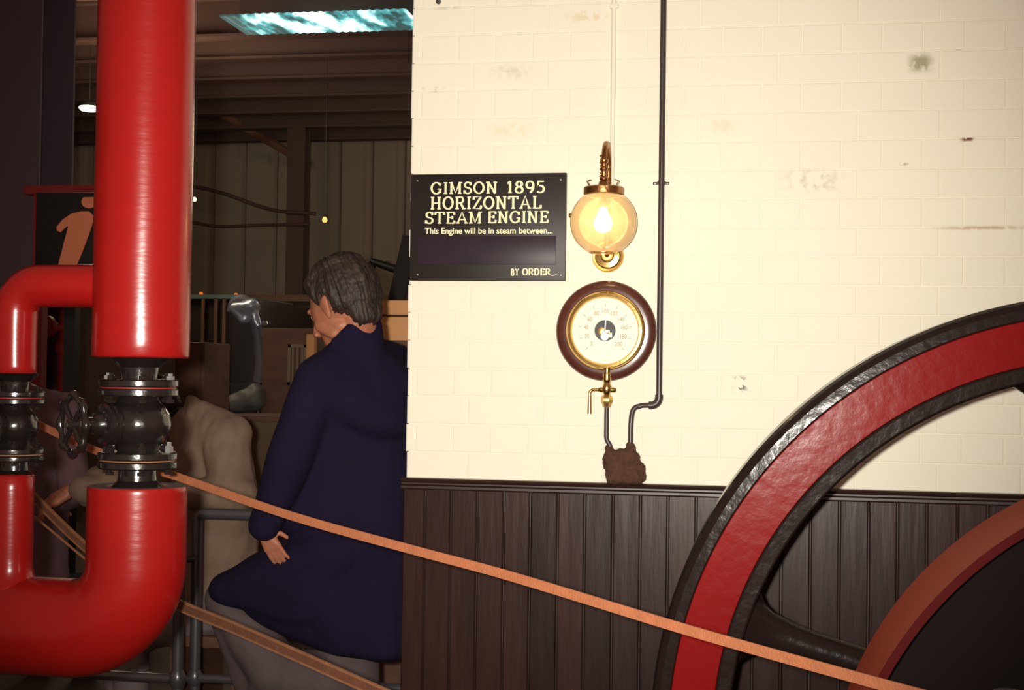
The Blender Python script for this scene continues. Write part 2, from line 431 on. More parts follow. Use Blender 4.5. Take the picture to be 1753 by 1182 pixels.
# skylight: corrugated translucent sheet
def skylight():
    y0, y1 = yof(44, HZ-.02), yof(10, HZ-.02)
    a, b = at(400, 28, (y0+y1)/2).x, at(712, 28, (y0+y1)/2).x
    m = bpy.data.materials.new('sunlit_skylight_sheet'); m.use_nodes = True; nt = m.node_tree; bs = nt.nodes['Principled BSDF']
    bs.inputs['Base Color'].default_value = (.1, .16, .17, 1)
    tc = nt.nodes.new('ShaderNodeTexCoord'); mp_ = nt.nodes.new('ShaderNodeMapping'); mp_.inputs['Scale'].default_value = (4.2, 1.5, 1)
    nz = nt.nodes.new('ShaderNodeTexNoise'); nz.inputs['Scale'].default_value = 1.5; nz.inputs['Detail'].default_value = 4
    cr = nt.nodes.new('ShaderNodeValToRGB'); e = cr.color_ramp.elements
    e[0].position = .45; e[0].color = (.02, .06, .06, 1); e[1].position = .60; e[1].color = (.65, 1.0, .95, 1)
    k = e.new(.52); k.color = (.06, .30, .31, 1)
    nt.links.new(tc.outputs['Object'], mp_.inputs[0]); nt.links.new(mp_.outputs[0], nz.inputs['Vector']); 
    sx_ = nt.nodes.new('ShaderNodeSeparateXYZ'); nt.links.new(tc.outputs['Object'], sx_.inputs[0])
    g1 = nt.nodes.new('ShaderNodeMapRange'); g1.inputs['From Min'].default_value = a; g1.inputs['From Max'].default_value = a+(b-a)*.5; g1.inputs['To Min'].default_value = -.15; g1.inputs['To Max'].default_value = .06
    nt.links.new(sx_.outputs['X'], g1.inputs[0]); ad = nt.nodes.new('ShaderNodeMath'); nt.links.new(nz.outputs['Fac'], ad.inputs[0]); nt.links.new(g1.outputs[0], ad.inputs[1]); nt.links.new(ad.outputs[0], cr.inputs[0])
    nt.links.new(cr.outputs[0], bs.inputs['Emission Color']); bs.inputs['Emission Strength'].default_value = 1.5
    bm = bmesh.new(); n = 46; L, H = [], []
    for i in range(n+1):
        x = a+(b-a)*i/n; z = HZ-.02+(.006 if i % 2 else 0)
        L.append(bm.verts.new((x, y0, z))); H.append(bm.verts.new((x, y1, z)))
    for i in range(n): bm.faces.new((L[i], L[i+1], H[i+1], H[i]))
    fr_ = bmesh.new()
    for ya, yb_ in ((max(y0, y1), max(y0, y1)+.05),): add_box(fr_, (a-.05, ya, HZ-.02), (b+.05, yb_, HZ+.29))
    o = link_mesh('skylight', bm, m); link_mesh('upstand', fr_, M_hallsteel, o); s = o.modifiers.new('t', 'SOLIDIFY'); s.thickness = .012
    tag(o, 'bright blue-green corrugated skylight strip in the dark roof', 'skylight')
skylight()

# column, brace, cables, lamps of the hall
def px_box(name, x0, y0, x1, y1, Y, depth, m, parent=None, bev=0):
    a, b = at(x0, y0, Y), at(x1, y1, Y)
    return box(name, (min(a.x, b.x), Y, min(a.z, b.z)), (max(a.x, b.x), Y+depth, max(a.z, b.z)), m, parent, bev)
def column(x0, x1, Y, top, name, label, m):
    a, b = at(x0, 600, Y).x, at(x1, 600, Y).x; bm = bmesh.new(); w_ = b-a
    add_box(bm, (a, Y, 0), (b, Y+.02, top)); add_box(bm, (a, Y+w_*.9, 0), (b, Y+w_*.9+.02, top)); add_box(bm, ((a+b)/2-.012, Y+.02, 0), ((a+b)/2+.012, Y+w_*.9, top))
    return tag(link_mesh(name, bm, m), label, 'column')
column(486, 516, 12.9, HZ, 'steel_column', 'dark steel column against the grey far wall above the standing man', M_hallsteel)
column(-60, 60, 7.15, 4.0, 'steel_column', 'broad dark steel column at the far left edge behind the small red pipe', M_col)
p, q = at(372, 190, 12.7), at(528, 281, 13.85)
sweep('diagonal_brace', [p, q], .045, M_brown, n=8)
tag(bpy.data.objects['diagonal_brace'], 'thin brown diagonal brace sloping under the hall roof', 'brace')
def cable(pts, Y, r, label):
    tag(sweep('slack_cable', smooth_path([at(x, y, Y) for x, y in pts], 6), r, M_hallsteel, n=8), label, 'cable')
cable([(300, 318), (345, 322), (390, 334), (440, 352), (480, 362), (540, 366)], 12.87, .018, 'upper dark cable drooping across the far wall')
cable([(300, 372), (340, 383), (380, 388), (440, 386), (530, 384)], 12.87, .016, 'lower dark cable running level across the far wall')
def bulb(px, py, Y, r, label, col, s):
    c = at(px, py, Y); t = thing('hanging_bulb', label, 'light bulb', loc=c)
    mm = mat('bulb_glow', (.9, .7, .4), .4, emit=col, estr=s)
    lathe('glass', [(0, -r), (r*.7, -r*.75), (r, -r*.1), (r*.8, r*.6), (r*.4, r*1.2), (0, r*1.3)], mm, t, 16)
    lathe('cap', [(0, r*1.1), (r*.45, r*1.1), (r*.45, r*2), (r*.2, r*2.2), (0, r*2.2)], M_dark, t, 12)
    sweep('flex', [(0, 0, r*2), (0, 0, HZ+.29-c.z)], .002, M_dark, t, 6)
bulb(333, 342, 10.5, .017, 'small pale warm bulb beside the tall red pipe', (1, .72, .38), 2.2)
bulb(556, 377, 10.5, .021, 'small amber bulb hanging above the standing man', (1, .50, .12), 1.3)
def tube_light():
    c = at(153, 184, 9.5); t = thing('tube_light', 'bright white ceiling lamp left of the tall red pipe', 'ceiling lamp', loc=c)
    mm = mat('tube_glow', (.9, .9, .85), .4, emit=(1, .97, .85), estr=1.6)
    lathe('diffuser', [(0, -.028), (.06, -.024), (.075, -.006), (.07, .004), (0, .004)], mm, t, 24)
    lathe('housing', [(0, .004), (.072, .004), (.05, .035), (0, .045)], M_dark, t, 24)
    sweep('rod', [(0, 0, .04), (0, 0, HZ+.29-c.z)], .003, M_dark, t, 6)
tube_light()

# things on the hall floor, far behind
def machine(name, label, cat, Y=9.5):
    return thing(name, label, cat, loc=(0, 0, 0))
Yb = 9.6
t = machine('locomotive', 'black machine body with a pale green top edge behind the beige-jacketed person', 'machine')
fx = lambda x, y, Y=Yb: at(x, y, Y)
a, b = fx(322, 512), fx(443, 700)
box('body', (a.x, Yb, .35), (b.x, Yb+1.2, a.z), M_boiler, t, .03)
box('top_edge', (a.x, Yb-.03, a.z), (fx(408, 508).x, Yb+1.2, a.z+.03), M_tealedge, t)
for i, x in enumerate((350, 372, 386)):
    p = fx(x, 540); box('upright', (p.x-.012, Yb-.03, p.z-.2), (p.x+.012, Yb, p.z+.12), M_brown, t)
px_box('chassis', 322, 655, 446, 712, Yb-.05, 1.3, M_dark, t, .02)
for x in (340, 425):
    p = fx(x, 740); lathe('wheel', [(0, 0), (.05, -.02), (.30, -.02), (.33, .0), (.33, .08), (0, .08)], M_dark, t, 32, origin=(p.x, Yb-.06, .33), axis=(0, 1, 0))
rebase(t, (fx(384, 600).x, Yb+.6, 0))
t = machine('bent_duct', 'dull silver bent duct with a round knob, beside the black machine body', 'duct')
Yd = 9.3
sweep('duct_pipe', smooth_path([fx(398, 535, Yd), fx(402, 520, Yd), fx(414, 514, Yd), fx(428, 524, Yd), fx(434, 545, Yd), fx(441, 575, Yd), fx(446, 620, Yd), fx(443, 655, Yd)], 6), .040, M_ductm, t, 20)
c0 = fx(418, 533, Yd-.05)
blob('hood', [[(c0+Vector((-.05, 0, .02)), (.05, .06, .05)), (c0+Vector((.06, 0, .03)), (.045, .06, .05)), (c0+Vector((.0, 0, -.05)), (.05, .05, .04))], [(c0+Vector((.06, 0, .02)), .04), (c0+Vector((.10, 0, -.09)), .022)]], .006, M_hoodm, t, 3, lambda v: .016*noise.noise(v*11)+.004*noise.noise(v*30))
lathe('knob', [(0, -.022), (.018, -.016), (.024, 0), (.018, .016), (0, .022)], M_polish, t, 16, origin=fx(453, 554, Yd-.05))
lathe('stand', [(.10, 0), (.10, .03), (.03, .06), (.03, 1.42), (0, 1.42)], M_dark, t, 16, origin=(fx(443, 655, Yd).x, Yd, 0))
rebase(t, (fx(443, 655, Yd).x, Yd, 0))
def cabinet():
    Yc = 9.0; t = machine('timber_cabinet', 'brown timber cabinet with a slatted frame left of the standing man', 'cabinet')
    a, b = fx(449, 562, Yc), fx(534, 720, Yc)
    box('carcass', (a.x, Yc, 0), (b.x, Yc+.6, a.z), M_brown, t, .01)
    f0, f1 = fx(495, 590, Yc), fx(526, 660, Yc)
    mm = mat('pale_frame_paint', (.26, .19, .12), .6)
    bm = bmesh.new()
    for xa, xb, za, zb in ((f0.x, f1.x, f0.z-.02, f0.z), (f0.x, f1.x, f1.z, f1.z+.02), (f0.x, f0.x+.02, f1.z, f0.z), (f1.x-.02, f1.x, f1.z, f0.z)):
        add_box(bm, (xa, Yc-.025, za), (xb, Yc, zb))
    link_mesh('frame', bm, mm, t)
    for i in range(3):
        x = f0.x+(f1.x-f0.x)*(i+1)/4; box('slat', (x-.008, Yc-.018, f1.z+.02), (x+.008, Yc, f0.z-.02), mm, t)
    rebase(t, ((a.x+b.x)/2, Yc+.3, 0))
cabinet()
def post():
    Yc = 8.2; a, b = fx(524, 572, Yc), fx(537, 640, Yc)
    t = thing('timber_post', 'orange-brown timber post seen just below the standing man\'s chin', 'post')
    box('post', (a.x, Yc, 0), (b.x, Yc+.06, a.z), M_yellow, t, .006)
    box('cap_block', (a.x-.01, Yc-.01, a.z), (b.x+.01, Yc+.07, a.z+.02), M_brown, t, .004)
    rebase(t, ((a.x+b.x)/2, Yc, 0))
post()
def crate():
    Yc = 5.7; a, b = fx(634, 514, Yc), fx(712, 584, Yc); t = thing('wooden_case', 'orange-yellow two-board wooden case between the man\'s collar and the white wall', 'case')
    zm = (a.z+b.z)/2+.02
    box('board', (a.x, Yc, zm+.004), (b.x, Yc+.03, a.z), M_yellow, t, .004)
    box('board', (a.x, Yc, b.z), (b.x, Yc+.03, zm-.004), M_yellow, t, .004)
    box('lid', (a.x, Yc+.03, a.z-.02), (b.x, Yc+.5, a.z), M_yellow, t, .004)
    box('side', (a.x, Yc+.03, b.z), (a.x+.03, Yc+.5, a.z-.02), M_brown, t)
    box('stand', (a.x+.05, Yc+.05, 0), (b.x, Yc+.45, b.z), M_brown, t)
    rebase(t, ((a.x+b.x)/2, Yc+.25, 0))
crate()
def crane():
    Yc = 11.0; t = thing('lever_arm', 'black lever silhouette against the far wall above the orange case', 'lever')
    sweep('arm', [fx(634, 446, Yc), fx(650, 452, Yc), fx(677, 461, Yc)], [.022, .03, .034], M_dark, t, 8)
    sweep('grip', [fx(640, 450, Yc), fx(637, 463, Yc), fx(640, 520, Yc)], .022, M_dark, t, 8)
    sweep('pin', [fx(662, 455, Yc), fx(664, 447, Yc)], .015, M_dark, t, 8)
    p = fx(640, 520, Yc); sweep('stem', [p, (p.x, p.y, 0)], .02, M_dark, t, 8)
    rebase(t, (p.x, p.y, 0))
crane()
def leaning():
    Yc = 8.8; t = thing('leaning_beam', 'dark beam leaning against the hall side of the white wall', 'beam')
    p, q = fx(704, 405, Yc), fx(678, 520, Yc)
    d = (q-p).normalized(); s = q+d*((q.z)/-d.z)
    bm = bmesh.new(); add_sweep(bm, [p, s], .0, sect=[(-.05, -.03), (.05, -.03), (.05, .03), (-.05, .03)], up=Vector((0, 1, 0)))
    link_mesh('beam', bm, M_boiler, t); rebase(t, s)
leaning()
def small_lamps():
    for x, y, lab in ((344, 503, 'tiny orange lamp above the black machine, the one nearest the red pipe'), (404, 505, 'tiny orange lamp above the silver duct'), (693, 505, 'tiny orange lamp beside the end of the white wall')):
        Yl = 12.0; c = fx(x, y, Yl); t = thing('wall_lamp', lab, 'lamp', loc=c)
        mm = mat('orange_lamp_glow', (.6, .2, .05), .5, emit=(1, .25, .06), estr=.55)
        lathe('lens', [(0, -.02), (.017, -.012), (.02, 0), (.012, .014), (0, .016)], mm, t, 12)
        sweep('stalk', [(0, 0, -.015), (0, 0, -c.z)], .012, M_dark, t, 6)
small_lamps()
def far_bench():
    Yc = 12.2; t = thing('long_counter', 'long brown counter along the foot of the grey far wall', 'counter')
    a, b = fx(-200, 500, Yc), fx(720, 530, Yc)
    box('top_board', (a.x, Yc-.1, b.z+.06), (b.x, Yc+.6, b.z+.12), M_brown, t)
    box('front', (a.x, Yc, 0), (b.x, Yc+.5, b.z+.06), M_hallsteel, t)
    p, q = fx(446, 517, Yc-.15), fx(474, 526, Yc-.15)
    box('orange_strip', (p.x, Yc-.13, q.z), (q.x, Yc-.1, p.z), M_yellow, t)
    rebase(t, ((a.x+b.x)/2, Yc, 0))
far_bench()
def sack():
    Yc = 8.9; c = fx(418, 685, Yc); t0 = box('pallet_stack', (c.x-.22, Yc-.2, 0), (c.x+.09, Yc+.15, c.z-.09), M_dark)
    tag(t0, 'dark block under the pale bundle at the foot of the machine', 'block')
    o = blob('pale_bundle', [[(c+Vector((-.06, 0, -.03)), (.09, .1, .06)), (c+Vector((.08, 0, .02)), (.07, .1, .085))]], .012, M_plastic, None, 3, lambda v: .014*noise.noise(v*14))
    tag(o, 'pale grey crumpled bundle at the foot of the black machine', 'bundle')
sack()
def counter2():
    Yc = 7.4; a, b = fx(425, 712, Yc), fx(500, 712, Yc)
    t = thing('olive_cupboard', 'olive brown low cupboard between the beige jacket and the navy coat', 'cupboard')
    mm = mat('olive_brown_paint', (.13, .085, .038), .7, var=.15, vscale=4)
    box('body', (a.x-.2, Yc, 0), (b.x+.2, Yc+.5, a.z-.03), mm, t); box('top_board', (a.x-.22, Yc-.02, a.z-.03), (b.x+.22, Yc+.52, a.z), M_brown, t, .005)
    rebase(t, ((a.x+b.x)/2, Yc+.25, 0))
counter2()
def leftstuff():
    # information panel
    Yc = 6.6; a, b = fx(62, 330, Yc), fx(172, 456, Yc); t = thing('information_panel', 'black panel with a large orange italic i, left of the tall red pipe', 'sign')
    box('panel', (a.x, Yc, b.z), (b.x+.06, Yc+.03, a.z), M_dark, t, .003)
    s = 1
    def P(x, y): q = fx(x, y, Yc-.004); return Vector((q.x, Yc-.004, q.z))
    bm = bmesh.new()
    dot = [P(153+13*cos(u), 346+11*sin(u)) for u in [2*pi*i/24 for i in range(24)]]
    dot = [Vector((v.x, v.y, min(v.z, P(150, 338).z))) for v in dot]
    bm.faces.new([bm.verts.new(v) for v in dot])
    link_mesh('letter_dot', bm, M_icon, t).modifiers.new('t', 'SOLIDIFY').thickness = .004
    body = [(97, 389), (108, 376), (123, 366), (140, 362), (153, 362), (160, 369), (160, 380), (154, 398), (144, 425), (133, 452), (130, 462), (98, 462), (104, 449), (116, 424), (127, 400), (131, 386), (126, 384), (115, 388), (104, 398), (98, 395)]
    bm = bmesh.new(); bm.faces.new([bm.verts.new(P(*v)) for v in body]); bmesh.ops.triangulate(bm, faces=bm.faces)
    link_mesh('letter_stroke', bm, M_icon, t).modifiers.new('t', 'SOLIDIFY').thickness = .004
    bx = (a.x+b.x)/2; box('stand', (bx-.03, Yc+.03, 0), (bx+.03, Yc+.09, a.z-.02), M_dark, t)
    rebase(t, (bx, Yc, 0))
    Yc = 6.9; t = thing('red_beam', 'dull red beam above the black information panel', 'beam'); a, b = fx(40, 318, Yc), fx(178, 331, Yc)
    box('beam', (a.x, Yc, b.z), (b.x+.3, Yc+.1, a.z), M_machred, t)
    for x in (a.x+.05, b.x+.2): box('post', (x, Yc+.02, 0), (x+.06, Yc+.08, b.z), M_machred, t)
    rebase(t, ((a.x+b.x)/2, Yc, 0))
    # red machine seen inside the loop of the small pipe
    Yc = 7.2; t = thing('red_pump', 'deep red upright pump seen inside the bend of the small red pipe', 'pump')
    c = fx(114, 600, Yc)
    r = .047
    lathe('barrel', [(0, 0), (r*1.5, 0), (r*1.5, .06), (r, .09), (r, c.z-.02), (r*1.3, c.z), (r*1.3, c.z+.03), (r, c.z+.05), (r*.8, c.z+.20), (r*.5, c.z+.24), (0, c.z+.24)], M_machred, t, 24, origin=(c.x, Yc, 0))
    h = fx(84, 560, Yc-.1); lathe('flange_disc', [(0, -.02), (.045, -.02), (.06, 0), (.06, .02), (.03, .03), (0, .03)], M_machred, t, 24, origin=h, axis=(-.4, -1, 0))
    sweep('inlet', [h, Vector((c.x, Yc, h.z))], .025, M_machred, t, 12)
    rebase(t, (c.x, Yc, 0))
    Yc = 7.8; t = thing('brown_locker', 'dark brown locker just right of the end of the tall red pipe', 'locker'); a, b = fx(300, 586, Yc), fx(349, 700, Yc)
    box('body', (a.x, Yc, 0), (b.x, Yc+.4, a.z), M_brown, t, .01); box('door_panel', (a.x+.02, Yc-.012, .05), (b.x-.02, Yc, a.z-.03), M_brown, t, .003)
    rebase(t, ((a.x+b.x)/2, Yc+.2, 0))
leftstuff()

# ================================================================== WALL FITTINGS
def wz(px, py): return at(px, py, WY)
# --- sign
def sign():
    tl, br = wz(706, 300), wz(969, 482); yf = WY-.016
    t = thing('engine_sign', 'black painted sign with cream lettering on the white wall left of the lamp', 'sign')
    box('board', (tl.x, yf, br.z), (br.x, WY-.002, tl.z), M_sign, t, .0025)
    a, b = wz(718, 406), wz(953, 454); box('blank_panel', (a.x, yf-.003, b.z), (b.x, yf, a.z), M_signp, t, .001)
    for x, y in ((717, 471), (961, 472), (717, 311), (961, 309)):
        q = wz(x, y); lathe('screw', [(0, 0), (.003, 0), (.0025, .0015), (0, .002)], M_dull, t, 10, origin=(q.x, yf, q.z), axis=(0, -1, 0))
    # slab-serif letters drawn as strokes
    def arcp(cx, cy, rx, ry, a0, a1, n=14): return [(cx+rx*cos(radians(a0+(a1-a0)*i/n)), cy+ry*sin(radians(a0+(a1-a0)*i/n))) for i in range(n+1)]
    def sf(x, y, w_=.17): return [(x-w_, y), (x+w_, y)]
    G = {
     'I': (.40, [[(.2, 0), (.2, 1)]], [(.2, 0), (.2, 1)]),
     'H': (1.0, [[(.2, 0), (.2, 1)], [(.8, 0), (.8, 1)], [(.2, .5), (.8, .5)]], [(.2, 0), (.2, 1), (.8, 0), (.8, 1)]),
     'M': (1.15, [[(.2, 0), (.2, 1)], [(.2, 1), (.575, .08), (.95, 1)], [(.95, 0), (.95, 1)]], [(.2, 0), (.15, 1), (.95, 0), (1.0, 1)]),
     'N': (1.0, [[(.2, 0), (.2, 1)], [(.2, 1), (.8, 0)], [(.8, 0), (.8, 1)]], [(.2, 0), (.15, 1), (.8, 1)]),
     'A': (1.0, [[(.12, 0), (.5, 1), (.88, 0)], [(.28, .34), (.72, .34)]], [(.12, 0), (.88, 0)]),
     'T': (.9, [[(.45, 0), (.45, 1)], [(.06, .96), (.84, .96)], [(.08, .98), (.06, .76)], [(.82, .98), (.84, .76)]], [(.45, 0)]),
     'L': (.85, [[(.22, 0), (.22, 1)], [(.2, .04), (.78, .04)], [(.76, .02), (.78, .28)]], [(.22, 0), (.22, 1)]),
     'E': (.85, [[(.22, 0), (.22, 1)], [(.2, .04), (.76, .04)], [(.2, .96), (.74, .96)], [(.22, .52), (.58, .52)], [(.75, .02), (.78, .26)], [(.73, .98), (.75, .76)], [(.58, .40), (.58, .64)]], [(.22, 0), (.22, 1)]),
     'Z': (.85, [[(.1, .96), (.74, .96), (.1, .04), (.76, .04)], [(.12, .98), (.1, .74)], [(.75, .02), (.78, .28)]], []),
     'O': (1.0, [arcp(.5, .5, .41, .47, 0, 360, 28)], []),
     'S': (.75, [arcp(.38, .745, .26, .225, 25, 265, 14)+arcp(.38, .265, .29, .235, 85, -160, 14), [(.62, .98), (.63, .72)], [(.10, .30), (.09, .02)]], []),
     'G': (1.0, [arcp(.5, .5, .41, .47, 38, 335, 24), [(.84, .40), (.84, .08)], [(.86, .95), (.83, .70)], [(.62, .42), (.98, .42)]], []),
     'R': (.95, [[(.2, 0), (.2, 1)], [(.2, .96), (.52, .96)]+arcp(.52, .73, .22, .23, 90, -90, 10)+[(.2, .5)], [(.5, .5), (.80, .02)]], [(.2, 0), (.2, 1), (.82, 0)]),
     '1': (.55, [[(.3, 0), (.3, 1)], [(.3, .98), (.10, .80)]], [(.3, 0)]),
     '8': (.75, [arcp(.38, .75, .22, .22, 0, 360, 20), arcp(.38, .27, .28, .25, 0, 360, 20)], []),
     '9': (.75, [arcp(.38, .68, .27, .29, 0, 360, 20), arcp(.30, .62, .35, .60, 8, -75, 12)], []),
     '5': (.75, [[(.64, .95), (.18, .95), (.16, .52)]+arcp(.34, .32, .30, .29, 115, -140, 16)], []),
     'B': (.9, [[(.2, 0), (.2, 1)], [(.2, .96), (.45, .96)]+arcp(.45, .74, .2, .22, 90, -90, 10)+[(.2, .52)], [(.45, .52)]+arcp(.48, .27, .25, .25, 90, -90, 10)+[(.2, .02)]], []),
     'Y': (.9, [[(.1, 1), (.45, .5), (.8, 1)], [(.45, .5), (.45, 0)]], []),
     'D': (1.0, [[(.2, 0), (.2, 1)], [(.15, .97), (.45, .97)]+arcp(.45, .5, .4, .47, 90, -90, 14)+[(.15, .03)]], []),
    }
    def ribbon(bm, pts, thick, thin, sx, sy, ox, oz, y):
        pts = [(p[0]*sx+ox, p[1]*sy+oz) for p in pts]
        closed = abs(pts[0][0]-pts[-1][0])+abs(pts[0][1]-pts[-1][1]) < 1e-6 and len(pts) > 4
        L_, R_ = [], []
        k = len(pts)
        for i, p in enumerate(pts):
            if closed: a, b = pts[(i-1) % (k-1)], pts[(i+1) % (k-1)] if i < k-1 else pts[1]
            else: a, b = pts[max(i-1, 0)], pts[min(i+1, k-1)]
            dx, dz = b[0]-a[0], b[1]-a[1]; l = sqrt(dx*dx+dz*dz) or 1
            f_ = abs(dz)/l; w_ = (thin+(thick-thin)*f_)*sy/2
            nx, nz = -dz/l*w_, dx/l*w_
            L_.append(bm.verts.new((p[0]+nx, y, p[1]+nz))); R_.append(bm.verts.new((p[0]-nx, y, p[1]-nz)))
        for i in range(k-1):
            try: bm.faces.new((L_[i], L_[i+1], R_[i+1], R_[i]))
            except ValueError: pass
    def word(txt, x0p, x1p, ytp, ybp, name='lettering', thick=.20, thin=.10, serif=True, gap=.12, deco=None):
        a, b = wz(x0p, ytp), wz(x1p, ybp); H_ = a.z-b.z
        tot = sum(G[c][0] for c in txt)+gap*(len(txt)-1); sx = (b.x-a.x)/tot
        bm = bmesh.new(); x = a.x; k = 0
        for c in txt:
            w_, st, srf = G[c]
            for s_ in st:
                k += 1; ribbon(bm, s_, thick, thin, sx, H_, x, b.z, yf-.0012-.00002*k)
            if serif:
                for (u, v) in srf:
                    k += 1; vv = .045 if v == 0 else .955
                    ribbon(bm, [(u-.16, vv), (u+.16, vv)], thick, .09, sx, H_, x, b.z, yf-.0012-.00002*k)
            x += (w_+gap)*sx
        if deco: deco(bm, x, b.z, sx, H_)
        o = link_mesh(name, bm, M_cream, t); s_ = o.modifiers.new('t', 'SOLIDIFY'); s_.thickness = .0006
    word('GIMSON', 740, 853.5, 314, 333, thick=.18); word('1895', 869, 935, 312, 332)
    word('HORIZONTAL', 739.5, 929, 338.7, 358.7, thick=.18); word('STEAM', 730.5, 827, 364.5, 384, gap=.08, thick=.18); word('ENGINE', 836.5, 941, 363.3, 382.8, gap=.10, thick=.18)
    def fl(bm, x, z, sx, H_): ribbon(bm, [(x-.35*sx, z+.25*H_), (x+.1*sx, z+.02*H_), (x+.5*sx, z-.02*H_), (x+1.0*sx, z+.18*H_)], .0, .1, 1, 1, 0, 0, yf-.0025)
    def flour(bm, x, z, sx, H_):
        pts = [(x-.45*sx, z+.35*H_), (x-.1*sx, z+.05*H_), (x+.35*sx, z-.05*H_), (x+.75*sx, z+.02*H_), (x+1.15*sx, z+.22*H_)]
        for (p, q) in zip(pts, pts[1:]):
            wv = .0014; A_ = [bm.verts.new((p[0], yf-.0025, p[1]+wv/2)), bm.verts.new((q[0], yf-.0025, q[1]+wv/2)), bm.verts.new((q[0], yf-.0025, q[1]-wv/2)), bm.verts.new((p[0], yf-.0025, p[1]-wv/2))]
            bm.faces.new(A_)
    word('BY', 876.5, 890, 461, 473, thick=.17, thin=.11, serif=False); word('ORDER', 896, 944, 460.5, 472.5, thick=.22, thin=.12, serif=False, gap=.03, deco=flour)
    # small line in a rounded calligraphic hand: default font, thickened
    cu = bpy.data.curves.new('small_lettering', 'FONT'); cu.body = 'This Engine will be in steam between...'; cu.size = .02; cu.offset = .0004; cu.extrude = .0003; cu.space_word = 1.0
    tmp = bpy.data.objects.new('tmp', cu); COL.objects.link(tmp); dg = bpy.context.evaluated_depsgraph_get()
    me = bpy.data.meshes.new_from_object(tmp.evaluated_get(dg)); bpy.data.objects.remove(tmp)
    a, b = wz(730, 391.5), wz(947.5, 404.5)
    xs = [v.co.x for v in me.vertices]; zs = [v.co.y for v in me.vertices]; x0, x1, z0, z1 = min(xs), max(xs), min(zs), max(zs)
    for v in me.vertices:
        X_, Z_, Y_ = v.co.x, v.co.y, v.co.z
        v.co = (a.x+(X_-x0)/(x1-x0)*(b.x-a.x), yf-.0012-Y_, b.z+(Z_-z0)/(z1-z0)*(a.z-b.z))
    me.materials.append(M_cream); me.name = 'lettering'; o = bpy.data.objects.new('lettering', me); COL.objects.link(o); o.parent = t
    rebase(t, (tl.x, WY, br.z))
sign()

